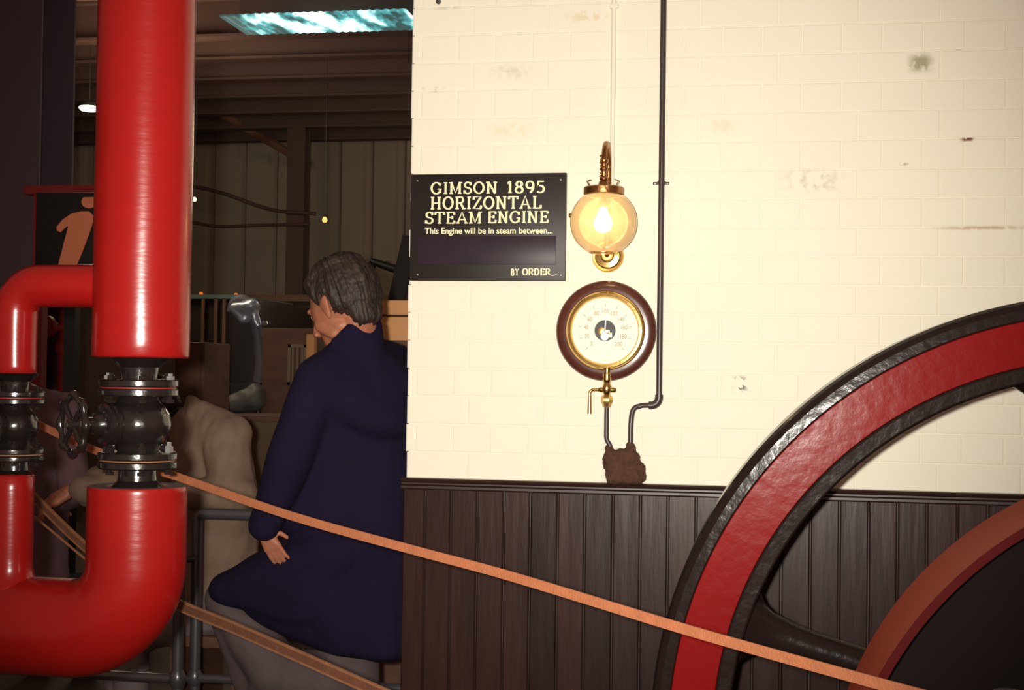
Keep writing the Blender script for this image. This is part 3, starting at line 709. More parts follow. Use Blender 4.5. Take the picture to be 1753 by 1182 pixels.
# --- wall lamp
def wall_lamp():
    Yg = WY-.155
    gc = at(1033, 381, Yg); R = .0835
    pc = wz(1041, 439)
    t = thing('wall_lamp', 'lit brass swan-neck wall lamp with a round amber glass globe above the gauge', 'wall lamp')
    # plate
    lathe('wall_plate', [(0, 0), (.042, 0), (.042, .004), (.039, .008), (.034, .007), (.030, .011), (.018, .013), (.016, .02), (.012, .026), (0, .026)], M_brass, t, 40, origin=(pc.x, WY-.001, pc.z), axis=(0, -1, 0))
    top = at(1034, 246, Yg+.055); gal = at(1033, 327, Yg)
    # swan neck
    y_w, y_g = WY-.03, Yg
    ym = (y_w+y_g)/2; rr = (y_w-y_g)/2
    ctr = Vector((0, ym, top.z-rr))
    pts = [(pc.x, WY-.012, pc.z), (pc.x, WY-.028, pc.z+.004), (pc.x, y_w, pc.z+.03)]
    for i in range(4): pts.append((pc.x+(gc.x-pc.x)*(i+1)/8, y_w, pc.z+.03+(ctr.z-pc.z-.03)*(i+1)/5))
    for i in range(13):
        a = pi*i/12; pts.append((pc.x+(gc.x-pc.x)*(.5+.5*i/12), ym+rr*cos(a), ctr.z+rr*sin(a)))
    pts.append((gc.x, y_g, gal.z+.03)); pts.append((gc.x, y_g, gal.z))
    sweep('swan_neck', smooth_path(pts, 3), .0072, M_oldbrass, t, 14)
    for i, z in enumerate((.03, .055, .075)):
        lathe('collar', [(0, -.006), (.0075, -.006), (.011, -.002), (.011, .002), (.0075, .006), (0, .006)], M_oldbrass, t, 16, origin=(gc.x, y_g, gal.z+z))
    # side scroll beading
    bm = bmesh.new()
    for i in range(9):
        z = gal.z+.02+i*.0085; bmesh.ops.create_uvsphere(bm, u_segments=8, v_segments=6, radius=.0034, matrix=Matrix.Translation((gc.x-.0085+(.001 if i % 2 else 0), y_g, z)))
    link_mesh('bead_row', bm, M_oldbrass, t, 60)
    # gallery
    lathe('gallery', [(.0455, -.009), (.0495, -.009), (.0495, .007), (.046, .010), (.014, .014), (.011, .024), (.0, .024), (0, .010), (.012, .008), (.0455, .003)], M_oldbrass, t, 40, origin=gal, loop=False)
    for s in (-1, 1):
        c = gal+Vector((s*.034, -.02, .012))
        sweep('thumb_tab', [c, c+Vector((s*.006, 0, .01)), c+Vector((-s*.004, 0, .014))], .0016, M_brass, t, 8)
    # globe: open at top and bottom
    prof = []
    a0, a1 = math.asin(.80), math.asin(-.915)
    for i in range(25):
        a = a0+(a1-a0)*i/24; prof.append((R*cos(a)+.0, R*sin(a)))
    bm = bmesh.new(); n = 56; rings = []
    for r, z in prof: rings.append([bm.verts.new((gc.x+r*cos(2*pi*j/n), gc.y+r*sin(2*pi*j/n), gc.z+z)) for j in range(n)])
    for A_, B_ in zip(rings, rings[1:]):
        for j in range(n): bm.faces.new((A_[j], A_[(j+1) % n], B_[(j+1) % n], B_[j]))
    g = bpy.data.materials.new('amber_glass'); g.use_nodes = True; nt = g.node_tree; nt.nodes.clear()
    out = nt.nodes.new('ShaderNodeOutputMaterial'); tr = nt.nodes.new('ShaderNodeBsdfTransparent'); tl_ = nt.nodes.new('ShaderNodeBsdfTranslucent'); gl = nt.nodes.new('ShaderNodeBsdfGlossy')
    tr.inputs[0].default_value = (1, .90, .72, 1); tl_.inputs[0].default_value = (.86, .64, .36, 1); gl.inputs['Roughness'].default_value = .08
    mx = nt.nodes.new('ShaderNodeMixShader'); mx2 = nt.nodes.new('ShaderNodeMixShader'); fr = nt.nodes.new('ShaderNodeFresnel'); fr.inputs[0].default_value = 1.35
    tc = nt.nodes.new('ShaderNodeTexCoord'); nz = nt.nodes.new('ShaderNodeTexNoise'); nz.inputs['Scale'].default_value = 45; mr = nt.nodes.new('ShaderNodeMapRange'); mr.inputs['To Min'].default_value = .22; mr.inputs['To Max'].default_value = .40
    nt.links.new(tc.outputs['Object'], nz.inputs['Vector']); nt.links.new(nz.outputs['Fac'], mr.inputs[0]); nt.links.new(mr.outputs[0], mx.inputs[0])
    nt.links.new(tr.outputs[0], mx.inputs[1]); nt.links.new(tl_.outputs[0], mx.inputs[2]); nt.links.new(fr.outputs[0], mx2.inputs[0]); nt.links.new(mx.outputs[0], mx2.inputs[1]); nt.links.new(gl.outputs[0], mx2.inputs[2]); nt.links.new(mx2.outputs[0], out.inputs[0])
    link_mesh('glass_globe', bm, g, t, 179)
    # rims of the globe
    lathe('globe_rim', [(R*cos(a1)-.002, -.001), (R*cos(a1)+.0012, -.001), (R*cos(a1)+.0012, .0015), (R*cos(a1)-.002, .0015)], M_brass, t, 48, origin=gc+Vector((0, 0, R*sin(a1))), loop=True)
    # burner and bulb
    lathe('burner', [(0, .0), (.005, 0), (.005, -.022), (.011, -.026), (.013, -.038), (.011, -.042), (0, -.042)], M_oldbrass, t, 20, origin=gal)
    mb = mat('bulb_white', (1, .95, .8), .3, emit=(1, .86, .60), estr=4)
    bc = gal+Vector((0, 0, -.078))
    lathe('bulb', [(0, .037), (.010, .035), (.012, .025), (.021, .008), (.024, -.006), (.018, -.022), (0, -.029)], mb, t, 24, origin=bc)
    l = bpy.data.lights.new('bulb_light', 'POINT'); l.energy = .55; l.color = (1, .80, .54); l.shadow_soft_size = .02
    lo = bpy.data.objects.new('bulb_light', l); COL.objects.link(lo); lo.location = bc+Vector((0, -.03, 0)); lo.parent = t
    # gas tap lever left of the globe
    p = at(980, 369, Yg+.06)
    sweep('tap_arm', [Vector((pc.x-.002, WY-.03, p.z)), p], .003, M_brass, t, 8)
    lathe('tap_knob', [(0, -.008), (.006, -.006), (.007, 0), (.006, .006), (0, .008)], M_brass, t, 14, origin=p+Vector((-.002, 0, 0)), axis=(1, 0, 0))
    rebase(t, (pc.x, WY, pc.z))
    # painted conduit feeding the lamp
    c = thing('lamp_conduit', 'white painted conduit running down the wall above the lamp', 'conduit')
    cx = wz(1050, 150).x
    sweep('tube', [(cx, WY-.007, 2.88), (cx, WY-.007, pc.z+.045)], .0062, M_wall, c, 14)
    q = wz(1050, 12); box('clip', (cx-.012, WY-.014, q.z-.006), (cx+.012, WY-.002, q.z+.006), M_wall, c, .002)
    rebase(c, (cx, WY, pc.z+.045))
wall_lamp()

# --- pressure gauge
def gauge():
    c0 = wz(1038, 567); c = Vector((c0.x, 0, c0.z))
    t = thing('pressure_gauge', 'round brass pressure gauge on a dark red wooden plaque under the lamp', 'gauge')
    O = (c.x, WY-.001, c.z); ax = (0, -1, 0)
    lathe('wooden_plaque', [(0, 0), (.1305, 0), (.1310, .008), (.1285, .014), (.124, .017), (.119, .020), (.108, .0215), (0, .0215)], M_gwood, t, 72, origin=O, axis=ax)
    lathe('brass_bezel', [(.103, .0215), (.103, .030), (.1005, .038), (.096, .043), (.090, .044), (.0865, .040), (.0855, .032), (.0855, .0215)], M_brass, t, 72, origin=O, axis=ax, loop=True)
    lathe('dial', [(.0275, .026), (.0858, .026), (.0858, .030), (.0275, .030)], M_dial, t, 64, origin=O, axis=ax, loop=True)
    lathe('window_back', [(0, .0225), (.030, .0225), (.030, .0255), (0, .0255)], M_dark, t, 32, origin=O, axis=ax)
    yd = WY-.001-.0305
    # movement seen through the window
    lathe('movement_gear', [(0, 0), (.010, 0), (.010, .002), (.004, .003), (0, .003)], M_brass, t, 20, origin=(c.x-.010, WY-.0265, c.z-.001), axis=ax)
    bm = bmesh.new(); add_box(bm, (c.x-.016, WY-.0285, c.z-.005), (c.x+.012, WY-.0265, c.z+.003), .0008); add_box(bm, (c.x+.002, WY-.0285, c.z-.018), (c.x+.018, WY-.0265, c.z-.004), .0008, )
    link_mesh('movement_bridge', bm, M_brass, t, 40)
    ms = mat('blued_steel', (.32, .40, .45), .4, .3)
    lathe('movement_plate', [(0, 0), (.0105, 0), (.0105, .002), (0, .002)], ms, t, 20, origin=(c.x-.001, WY-.0272, c.z-.0155), axis=ax)
    bm = bmesh.new()
    for v in range(0, 201, 4):
        a = radians(-135+270*v/200); big = v % 20 == 0
        r0, r1, w_ = (.062, .0705, .0007) if big else (.067, .0705, .00035)
        d = Vector((sin(a), 0, cos(a))); s_ = Vector((cos(a), 0, -sin(a)))
        bm.faces.new([bm.verts.new(Vector((c.x, yd, c.z))+d*r+s_*k*w_) for r, k in ((r0, -1), (r1, -1), (r1, 1), (r0, 1))])
    link_mesh('graduations', bm, M_ink, t)
    def txt(s_, x, z, size, ang=0, name='numeral'):
        cu = bpy.data.curves.new(name, 'FONT'); cu.body = s_; cu.size = size; cu.align_x = 'CENTER'; cu.align_y = 'CENTER'
        tmp = bpy.data.objects.new('tmp', cu); COL.objects.link(tmp); dg = bpy.context.evaluated_depsgraph_get()
        me = bpy.data.meshes.new_from_object(tmp.evaluated_get(dg)); bpy.data.objects.remove(tmp)
        ca, sa = cos(ang), sin(ang)
        for v in me.vertices:
            a_, b_ = v.co.x*.85, v.co.y; v.co = (x+a_*ca-b_*sa, yd, z+a_*sa+b_*ca)
        me.materials.append(M_ink); me.name = name; o = bpy.data.objects.new(name, me); COL.objects.link(o); o.parent = t
    for v in range(0, 201, 20):
        a = radians(-135+270*v/200); txt(str(v), c.x+.0495*sin(a), c.z+.0495*cos(a), .0155)
    txt('--- ---', c.x, c.z-.061, .006, name='maker_line')
    # pointer
    a = radians(4); d = Vector((sin(a), 0, cos(a))); s_ = Vector((cos(a), 0, -sin(a)))
    bm = bmesh.new(); o_ = Vector((c.x, yd-.002, c.z))
    bm.faces.new([bm.verts.new(p) for p in (o_-d*.016-s_*.0022, o_-d*.016+s_*.0022, o_+s_*.0015, o_+d*.062+s_*.0003, o_+d*.062-s_*.0003, o_-s_*.0015)])
    mp_ = mat('pointer_steel', (.35, .38, .38), .4, .5)
    link_mesh('pointer', bm, mp_, t).modifiers.new('t', 'SOLIDIFY').thickness = .0008
    lathe('pointer_boss', [(0, 0), (.004, 0), (.003, .003), (0, .0035)], M_brass, t, 16, origin=(c.x, yd-.001, c.z), axis=ax)
    rebase(t, (c.x, WY, c.z))
    # glass-less cock and siphon below
    k = thing('gauge_cock', 'small brass gauge cock with a bent lever handle below the pressure gauge', 'tap')
    yc = WY-.034
    z = lambda py: at(1038, py, yc).z
    cx = at(1039, 660, yc).x
    lathe('neck', [(0, z(629)), (0.0073, z(629)), (0.0073, z(638)), (0.0104, z(640)), (0.0116, z(650)), (0.0104, z(654)), (0.0073, z(656)), (0, z(656))], M_brass, k, 20, origin=(cx, yc, 0))
    lathe('body', [(0, z(654)), (0.0073, z(654)), (0.0116, z(661)), (0.0128, z(667)), (0.0104, z(673)), (0.0067, z(677)), (0, z(677))], M_brass, k, 20, origin=(cx, yc, 0))
    lathe('union_nut', [(0, z(676)), (0.0110, z(677)), (0.0152, z(682)), (0.0152, z(688)), (0.0110, z(694)), (0.0098, z(698)), (0, z(698))], M_brass, k, 6, origin=(cx, yc, 0))
    lathe('plug', [(0, -.022), (.005, -.022), (.0065, -.016), (.0065, .020), (.004, .024), (0, .024)], M_brass, k, 16, origin=(cx, yc, z(668)), axis=(1, 0, 0))
    p0 = at(1030, 668, yc); pa = at(1016, 668, yc); pb = at(1010, 676, yc); pd = at(1011, 709, yc)
    sweep('lever_handle', [p0, pa]+arc((pa.x, yc, pa.z-.010), (0, 0, .010), (-.010, 0, 0), 6)[1:]+[Vector((pa.x-.010, yc, pd.z))], [.0042]*2+[.0042]*6+[.0060], M_brass, k, 12)
    rebase(k, (cx, WY, z(698)))
    # siphon pipe
    s = thing('siphon_pipe', 'short black pipe dropping from the brass cock into the brown lagging', 'pipe')
    z0 = z(696); zb = at(1045, 790, yc).z; xb = at(1043, 760, yc).x
    sweep('pipe', smooth_path([(cx, yc, z0), (cx, yc, z(730)), (cx+.001, yc, z(752)), (xb+.002, yc, z(764)), (xb+.010, yc+.004, zb)], 5), .0062, M_pipe, s, 14)
    rebase(s, (cx, yc, zb))
gauge()

# --- tall conduit with elbow
def conduit():
    yc = WY-.022; r = .0078
    t = thing('black_conduit', 'thin black pipe running from the top down the wall right of the lamp and gauge', 'pipe')
    xt = at(1132, 345, yc).x
    A_ = at(1127, 692, yc); S1 = at(1112, 699, yc); S2 = at(1096, 701, yc); S3 = at(1080, 722, yc); S4 = at(1079, 790, yc)
    sweep('pipe', [(xt, yc, 2.88), (xt, yc, 2.2), (xt, yc, A_.z+.02)], r, M_pipe, t, 16)
    pts = arc((xt-.02, yc, A_.z+.016), (.02, 0, 0), (0, 0, -.02), 6)
    sweep('elbow', [(xt, yc, A_.z+.024)]+pts+[(xt-.026, yc, A_.z-.004)], .0105, M_pipe, t, 16)
    zz_ = A_.z-.004
    pts = [(xt-.022, yc, zz_), (S2.x+.012, yc, zz_), (S2.x, yc, zz_-.002), (S3.x+.006, yc, zz_-.012), (S3.x, yc, S3.z-.008), (S3.x, yc, S4.z+.02), (S4.x, yc, S4.z)]
    sweep('offset_pipe', smooth_path(pts, 6), .0068, M_pipe, t, 16)
    q = at(1131, 313, yc)
    bm = bmesh.new(); add_box(bm, (q.x-.021, WY-.010, q.z-.0035), (q.x+.021, WY-.002, q.z+.0035), .001)
    add_lathe(bm, [(r-.001, -.004), (r+.003, -.004), (r+.003, .004), (r-.001, .004)], 20, origin=(xt, yc, q.z), loop=True)
    link_mesh('pipe_clip', bm, M_pipe, t, 40)
    for s in (-1, 1): lathe('screw', [(0, 0), (.0035, 0), (.003, .002), (0, .003)], M_dull, t, 10, origin=(q.x+s*.016, WY-.010, q.z), axis=(0, -1, 0))
    rebase(t, (xt, WY, S4.z))
conduit()

# --- fibrous lagging plug
def lagging():
    yc = WY-.035
    P = lambda x, y, dy=0: at(x, y, yc+dy)
    k = .0015
    hs = [[(P(1046, 785), (.020, .022, .022)), (P(1078, 785), (.024, .024, .026)), (P(1050, 822), (.017, .024, .012)), (P(1088, 822), (.020, .024, .012))],
          [(P(1042, 770), .011), (P(1045, 790), .014)], [(P(1079, 764), .010), (P(1085, 790), .018)], [(P(1038, 788), .011), (P(1036, 800), .006), (P(1050, 790), .014)], [(P(1096, 800), .012), (P(1099, 818), .012)]]
    def disp(v): return .0035*noise.noise(v*75)+.0022*noise.noise(v*190)
    o = blob('pipe_lagging', hs, .0028, M_foam, None, 2, disp)
    tag(o, 'brown fibrous lagging lump where two black pipes meet the wooden panelling', 'lagging')
    bm = bmesh.new(); random.seed(3)
    vs = [v for v in o.data.vertices]
    for i in range(420):
        v = random.choice(vs); n_ = (v.normal+Vector((random.uniform(-1, 1), random.uniform(-1, 1), random.uniform(-1, 1)))*.8).normalized(); L = random.uniform(.003, .008)
        s_ = n_.orthogonal().normalized()*.0003; e = v.co+n_*L+Vector((0, 0, -.001))
        bm.faces.new([bm.verts.new(q) for q in (v.co-s_, v.co+s_, e)])
    f_ = link_mesh('loose_fibres', bm, M_foam, o); f_['kind'] = 'stuff'
    sq = thing('paint_scrap', 'tiny white torn scrap beside the brown lagging', 'scrap')
    a = wz(1034, 806)
    box('scrap', (a.x-.004, WY-.008, Z_DADO), (a.x+.004, WY-.002, a.z+.004), M_wall, sq, .0015); rebase(sq, (a.x, WY, Z_DADO))
lagging()

# ================================================================== THE WHEELS
WC = Vector((.70, 3.0, .655))
def flywheel():
    t = thing('flywheel', 'large black flywheel with a red painted rim band in front of the panelling', 'flywheel')
    ax = (0, 1, 0); n = 160
    prof = [(.8855, .0), (.8865, -.004), (.889, -.0055), (.908, -.0035), (.920, .004), (.9255, .014), (.926, .024), (.926, .15), (.920, .16), (.770, .16), (.765, .15), (.761, .03), (.761, .005), (.7635, -.0025), (.767, -.0050), (.7905, -.0060), (.7945, -.004), (.796, .0), (.796, .004), (.8855, .004)]
    lathe('rim', prof, M_blackrim, t, n, origin=WC, axis=ax, loop=True, smooth=12)
    lathe('red_band', [(.796, .002), (.796, -.003), (.7975, -.0045), (.884, -.0045), (.8855, -.003), (.8855, .002)], M_redrim, t, n, origin=WC, axis=ax, loop=True)
    lathe('hub', [(.05, -.03), (.11, -.03), (.125, -.02), (.14, .03), (.14, .15), (.125, .20), (.05, .20)], M_blackrim, t, 48, origin=WC, axis=ax, loop=True)
    for k in range(6):
        a = radians((163.5, 98.5, 42, -18, -78, -138)[k]); d = Vector((cos(a), 0, sin(a))); s_ = Vector((-sin(a), 0, cos(a)))
        bm = bmesh.new(); rings = []
        for r, hw_, hy in ((.12, .050, .035), (.3, .044, .032), (.5, .038, .03), (.62, .036, .03), (.67, .040, .032), (.715, .047, .036), (.738, .060, .044), (.752, .078, .050), (.762, .10, .055)):
            c = WC+Vector((0, .085, 0))+d*r
            rings.append([bm.verts.new(c+s_*hw_*cos(u)+Vector((0, hy*sin(u), 0))) for u in [2*pi*j/20 for j in range(20)]])
        for A_, B_ in zip(rings, rings[1:]):
            for j in range(20): bm.faces.new((A_[j], A_[(j+1) % 20], B_[(j+1) % 20], B_[j]))
        bm.faces.new(rings[0]); bm.faces.new(rings[-1])
        link_mesh('spoke', bm, M_blackrim, t, 60)
    rebase(t, WC)
    s = thing('drive_shaft', 'black steel shaft that carries the flywheel and the orange pulley', 'shaft')
    sweep('shaft', [WC+Vector((0, -.85, 0)), WC+Vector((0, .60, 0))], .05, M_black, s, 24); rebase(s, WC)
    p = thing('bearing_pedestal', 'black iron pedestal that carries the wheel shaft', 'pedestal')
    box('pedestal', (WC.x-.16, 3.45, 0), (WC.x+.16, 3.58, WC.z-.08), M_black, p, .01)
    lathe('bearing', [(.05, -.07), (.11, -.07), (.11, .07), (.05, .07)], M_black, p, 32, origin=(WC.x, 3.515, WC.z), axis=ax, loop=True)
    rebase(p, (WC.x, 3.5, 0))
flywheel()
def pulley():
    c = Vector((.737, 0, .654)); R = .621; y0, y1 = 2.30, 2.55
    t = thing('belt_pulley', 'orange-red belt pulley in front of the black flywheel at lower right', 'pulley')
    O = (c.x, y0, c.z); W = y1-y0; ax = (0, 1, 0)
    lathe('rim', [(R, .001), (R+.0015, W/2), (R, W), (R-.012, W), (R-.012, .001)], M_orange, t, 160, origin=O, axis=ax, loop=True, smooth=50)
    lathe('front_edge', [(R+.0006, .001), (R+.0006, -.003), (R-.0126, -.003), (R-.0126, .001)], M_dkred, t, 160, origin=O, axis=ax, loop=True)
    lathe('web', [(.05, W*.45), (R-.012, W*.45), (R-.012, W*.55), (.05, W*.55)], mat('dark_web_paint', (.009, .0055, .0045), .8, spec=.08), t, 120, origin=O, axis=ax, loop=True)
    lathe('hub', [(.05, .02), (.10, .02), (.10, W-.02), (.05, W-.02)], M_black, t, 40, origin=O, axis=ax, loop=True)
    rebase(t, (c.x, (y0+y1)/2, c.z))
pulley()

# ================================================================== STEAM PIPES
PY = 2.5
def pipes():
    P = lambda x, y: at(x, y, PY)
    xm = P(241, 600).x+.0; Rm = .0895; Rs = .0405
    zb = P(241, 613).z; zl = P(241, 832).z; xl = P(235, 860).x
    xs = P(25, 640).x; zbr = P(100, 490).z
    xsl = P(20, 830).x; zhead = P(60, 1072).z; zs0 = P(25, 641).z; zs1 = P(25, 812).z
    t = thing('upper_steam_pipe', 'tall thick red lagged steam pipe with a side branch bending down at left', 'pipe')
    def wob(o, amp=.0012):
        for v in o.data.vertices: v.co += Vector((noise.noise(v.co*9), noise.noise(v.co*9+Vector((5, 5, 5))), 0))*amp
    pts = [Vector((xm, PY, zb)), Vector((xm, PY, zb+.0015)), Vector((xm, PY, zb+.004))]+[Vector((xm, PY, zb+.03+i*.05)) for i in range(24)]
    o = sweep('main_pipe', pts, [Rm-.004, Rm-.0012]+[Rm]*25, M_red, t, 72); wob(o, .0016)
    # small branch
    rb = .052; zc = zbr-rb
    path = [Vector((xm-.02-(xm-.02-xs-rb)*i/6, PY, zbr)) for i in range(6)]+arc((xs+rb, PY, zc), (0, 0, rb), (-rb, 0, 0), 10)+[Vector((xs, PY, zc-.02*i)) for i in range(1, 20) if zc-.02*i > zs0+.006]+[Vector((xs, PY, zs0+.003)), Vector((xs, PY, zs0))]
    o = sweep('branch_pipe', path, [Rs]*(len(path)-1)+[Rs-.003], M_red, t, 40); wob(o)
    jx = xm-sqrt(Rm*Rm-Rs*Rs)
    lathe('branch_joint', [(Rs-.001, -.010), (Rs+.0008, -.010), (Rs+.0008, .004), (Rs-.001, .004)], M_red, t, 40, origin=(jx-.003, PY, zbr), axis=(1, 0, 0), loop=True)
    rebase(t, (xm, PY, zb))
    # lower U pipe
    t = thing('lower_steam_pipe', 'thick red lagged pipe bending left at the bottom into a header with a thin riser', 'pipe')
    Rl = .0915; rb = .125; zc = zhead+rb
    path = [Vector((xl, PY, zl)), Vector((xl, PY, zl-.002))]+[Vector((xl, PY, zl-.01-.03*i)) for i in range(12) if zl-.01-.03*i > zc+.01]
    path += arc((xl-rb, PY, zc), (rb, 0, 0), (0, 0, -rb), 18)+[Vector((xl-rb-.05*i, PY, zhead)) for i in range(1, 12)]
    o = sweep('bend_pipe', path, [Rl-.0012]+[Rl]*(len(path)-1), M_red, t, 72, caps=False); wob(o, .0016)
    lathe('pipe_end', [(.062, 0), (Rl-.0012, 0), (Rl-.0012, -.004), (.062, -.004)], mat('lagging_end', (.08, .045, .035), .9), t, 48, origin=(xl, PY, zl), loop=True)
    path = [Vector((xsl, PY, zs1)), Vector((xsl, PY, zs1-.003))]+[Vector((xsl, PY, zs1-.03*i)) for i in range(1, 10) if zs1-.03*i > zhead+.12]+[Vector((xsl, PY, zhead+.11)), Vector((xsl, PY, zhead+.095)), Vector((xsl, PY, zhead+.085)), Vector((xsl, PY, zhead+.075)), Vector((xsl, PY, zhead))]
    rs = [Rs-.002]+[Rs+.001]*(len(path)-5)+[Rs+.004, Rs+.009, Rs+.016, Rs+.016]
    sweep('riser_pipe', path, rs, M_red, t, 40)
    rebase(t, (xl, PY, zhead))
    return xm, Rm, zb, zl, xl, xs, xsl, zs0, zs1
XM, RM, ZB, ZL, XL, XS, XSL, ZS0, ZS1 = pipes()

def bolt(t, x, y, z, r, h, m, name='bolt'):
    lathe(name, [(0, 0), (r, 0), (r, h*.55), (r*.9, h*.6), (r*.55, h*.62), (r*.55, h), (0, h)], m, t, 6, origin=(x, y, z))
def valve(x, zt, zb_, scale, name, label, body_r, side=True, bright=True):
    """zt, zb_: ends of the pipes above and below"""
    t = thing(name, label, 'valve')
    H = zt-zb_; s = scale
    z1 = zt-H*.235; z2 = zb_+H*.20          # flange mid planes
    fr, ft = .073*s, .0145*s
    O = (x, PY, 0)
    lathe('upper_neck', [(0, zt+.002), (.060*s, zt+.002), (.050*s, zt-.006*s), (.036*s, zt-.018*s), (.033*s, z1+ft+.004), (.033*s, z1), (0, z1)], M_black, t, 40, origin=O)
    for zz_ in (z1+.0012, z1-ft-.0012): lathe('flange', [(0, zz_), (fr-.003, zz_), (fr, zz_+.0025), (fr, zz_+ft-.0025), (fr-.003, zz_+ft), (0, zz_+ft)], M_black, t, 56, origin=O)
    for zz_ in (z2+.0012, z2-ft-.0012): lathe('flange', [(0, zz_), (fr-.003, zz_), (fr, zz_+.0025), (fr, zz_+ft-.0025), (fr-.003, zz_+ft), (0, zz_+ft)], M_black, t, 56, origin=O)
    lathe('gasket', [(0, z1-.0012), (fr-.004, z1-.0012), (fr-.004, z1+.0012), (0, z1+.0012)], M_machred, t, 40, origin=O)
    lathe('gasket', [(0, z2-.0012), (fr-.004, z2-.0012), (fr-.004, z2+.0012), (0, z2+.0012)], M_strape, t, 40, origin=O)
    lathe('lower_neck', [(0, z2-ft), (.034*s, z2-ft), (.036*s, zb_+.01*s), (.050*s, zb_-.004), (0, zb_-.004)], M_black, t, 40, origin=O)
    nb = 6
    for k in range(nb):
        a = 2*pi*(k+.02)/nb
        bx, by = x+(fr-.012*s)*cos(a), PY+(fr-.012*s)*sin(a)
        front = by < PY+.005
        mm = M_steel if (bright and abs(cos(a)) > .9 and front) else M_black
        bolt(t, bx, by, z1+ft+.001, .0085*s, .012*s, mm); bolt(t, bx, by, z1-ft-.001-.012*s, .0085*s, .0119*s, M_black, 'nut')
        bolt(t, bx, by, z2+ft+.001, .0085*s, .019*s, M_steel if (bright and cos(a) > .9) else M_black)
        bolt(t, bx, by, z2-ft-.001-.010*s, .0085*s, .0099*s, M_black, 'nut')
    zm = (z1+z2)/2; br = body_r
    blob('valve_body', [[((x, PY, z1-ft), (.036*s, .036*s, .008)), ((x, PY, zm+.01), (br*.8, br*.8, .02))], [((x, PY, zm), (br, br, br*.86))], [((x, PY, zm-.01), (br*.8, br*.8, .02)), ((x, PY, z2+ft), (.038*s, .038*s, .008))]], .0035, M_black, t, 8)
    if side:
        ax = Vector((-.62, -.78, 0)).normalized(); c = Vector((x, PY, zm))
        lathe('bonnet_flange', [(0, .030), (.020, .030), (.022, .045), (.037, .047), (.040, .050), (.040, .058), (.037, .060), (.039, .062), (.039, .069), (.035, .072), (.022, .073), (.018, .085), (.013, .090), (.013, .105), (0, .105)], M_black, t, 40, origin=c, axis=ax)
        X_, Y_ = frame_for(ax)
        for k in range(6):
            a = pi/6+pi/3*k; p = c+ax*.072+(X_*cos(a)+Y_*sin(a))*.030
            lathe('bonnet_nut', [(0, 0), (.0065, 0), (.0065, .006), (.004, .009), (0, .009)], M_black, t, 6, origin=p, axis=ax)
        sweep('stem', [c+ax*.09, c+ax*.142], .005, M_dull, t, 12)
        hc = c+ax*.128
        n = 96; pts = [hc+(X_*cos(2*pi*i/n)+Y_*sin(2*pi*i/n))*(.052+.0022*cos(8*2*pi*i/n)) for i in range(n)]
        bm = bmesh.new(); add_sweep(bm, pts, [.0068+.0016*cos(8*2*pi*i/n) for i in range(n)], 12, closed=True)
        link_mesh('handwheel_rim', bm, M_black, t, 60)
        for k in range(4):
            a = pi/4+pi/2*k; sweep('handwheel_spoke', [hc, hc+(X_*cos(a)+Y_*sin(a))*.050], .005, M_black, t, 10)
        lathe('handwheel_hub', [(0, -.008), (.012, -.008), (.012, .008), (.006, .012), (0, .012)], M_black, t, 20, origin=hc, axis=ax)
    else:
        ax = Vector((-.35, -.94, 0)).normalized(); c = Vector((x, PY, zm))
        lathe('bonnet_flange', [(0, .02), (.024, .02), (.026, br-.006), (.034, br), (.034, br+.010), (.016, br+.012), (.012, br+.03), (0, br+.03)], M_black, t, 32, origin=c, axis=ax)
        X_, Y_ = frame_for(ax)
        for k in range(6):
            a = pi/3*k; p = c+ax*(br+.010)+(X_*cos(a)+Y_*sin(a))*.025
            lathe('bonnet_nut', [(0, 0), (.0055, 0), (.0055, .006), (0, .008)], M_dull, t, 6, origin=p, axis=ax)
    rebase(t, (x, PY, zb_))
valve(XM-.002, ZB, ZL, 1.0, 'stop_valve', 'black cast-iron stop valve with a side handwheel between the two thick red pipes', .062)
valve(XS+.002, ZS0, ZS1, .78, 'branch_valve', 'smaller black round-bodied valve on the thin red pipe at the left edge', .046, side=False, bright=False)

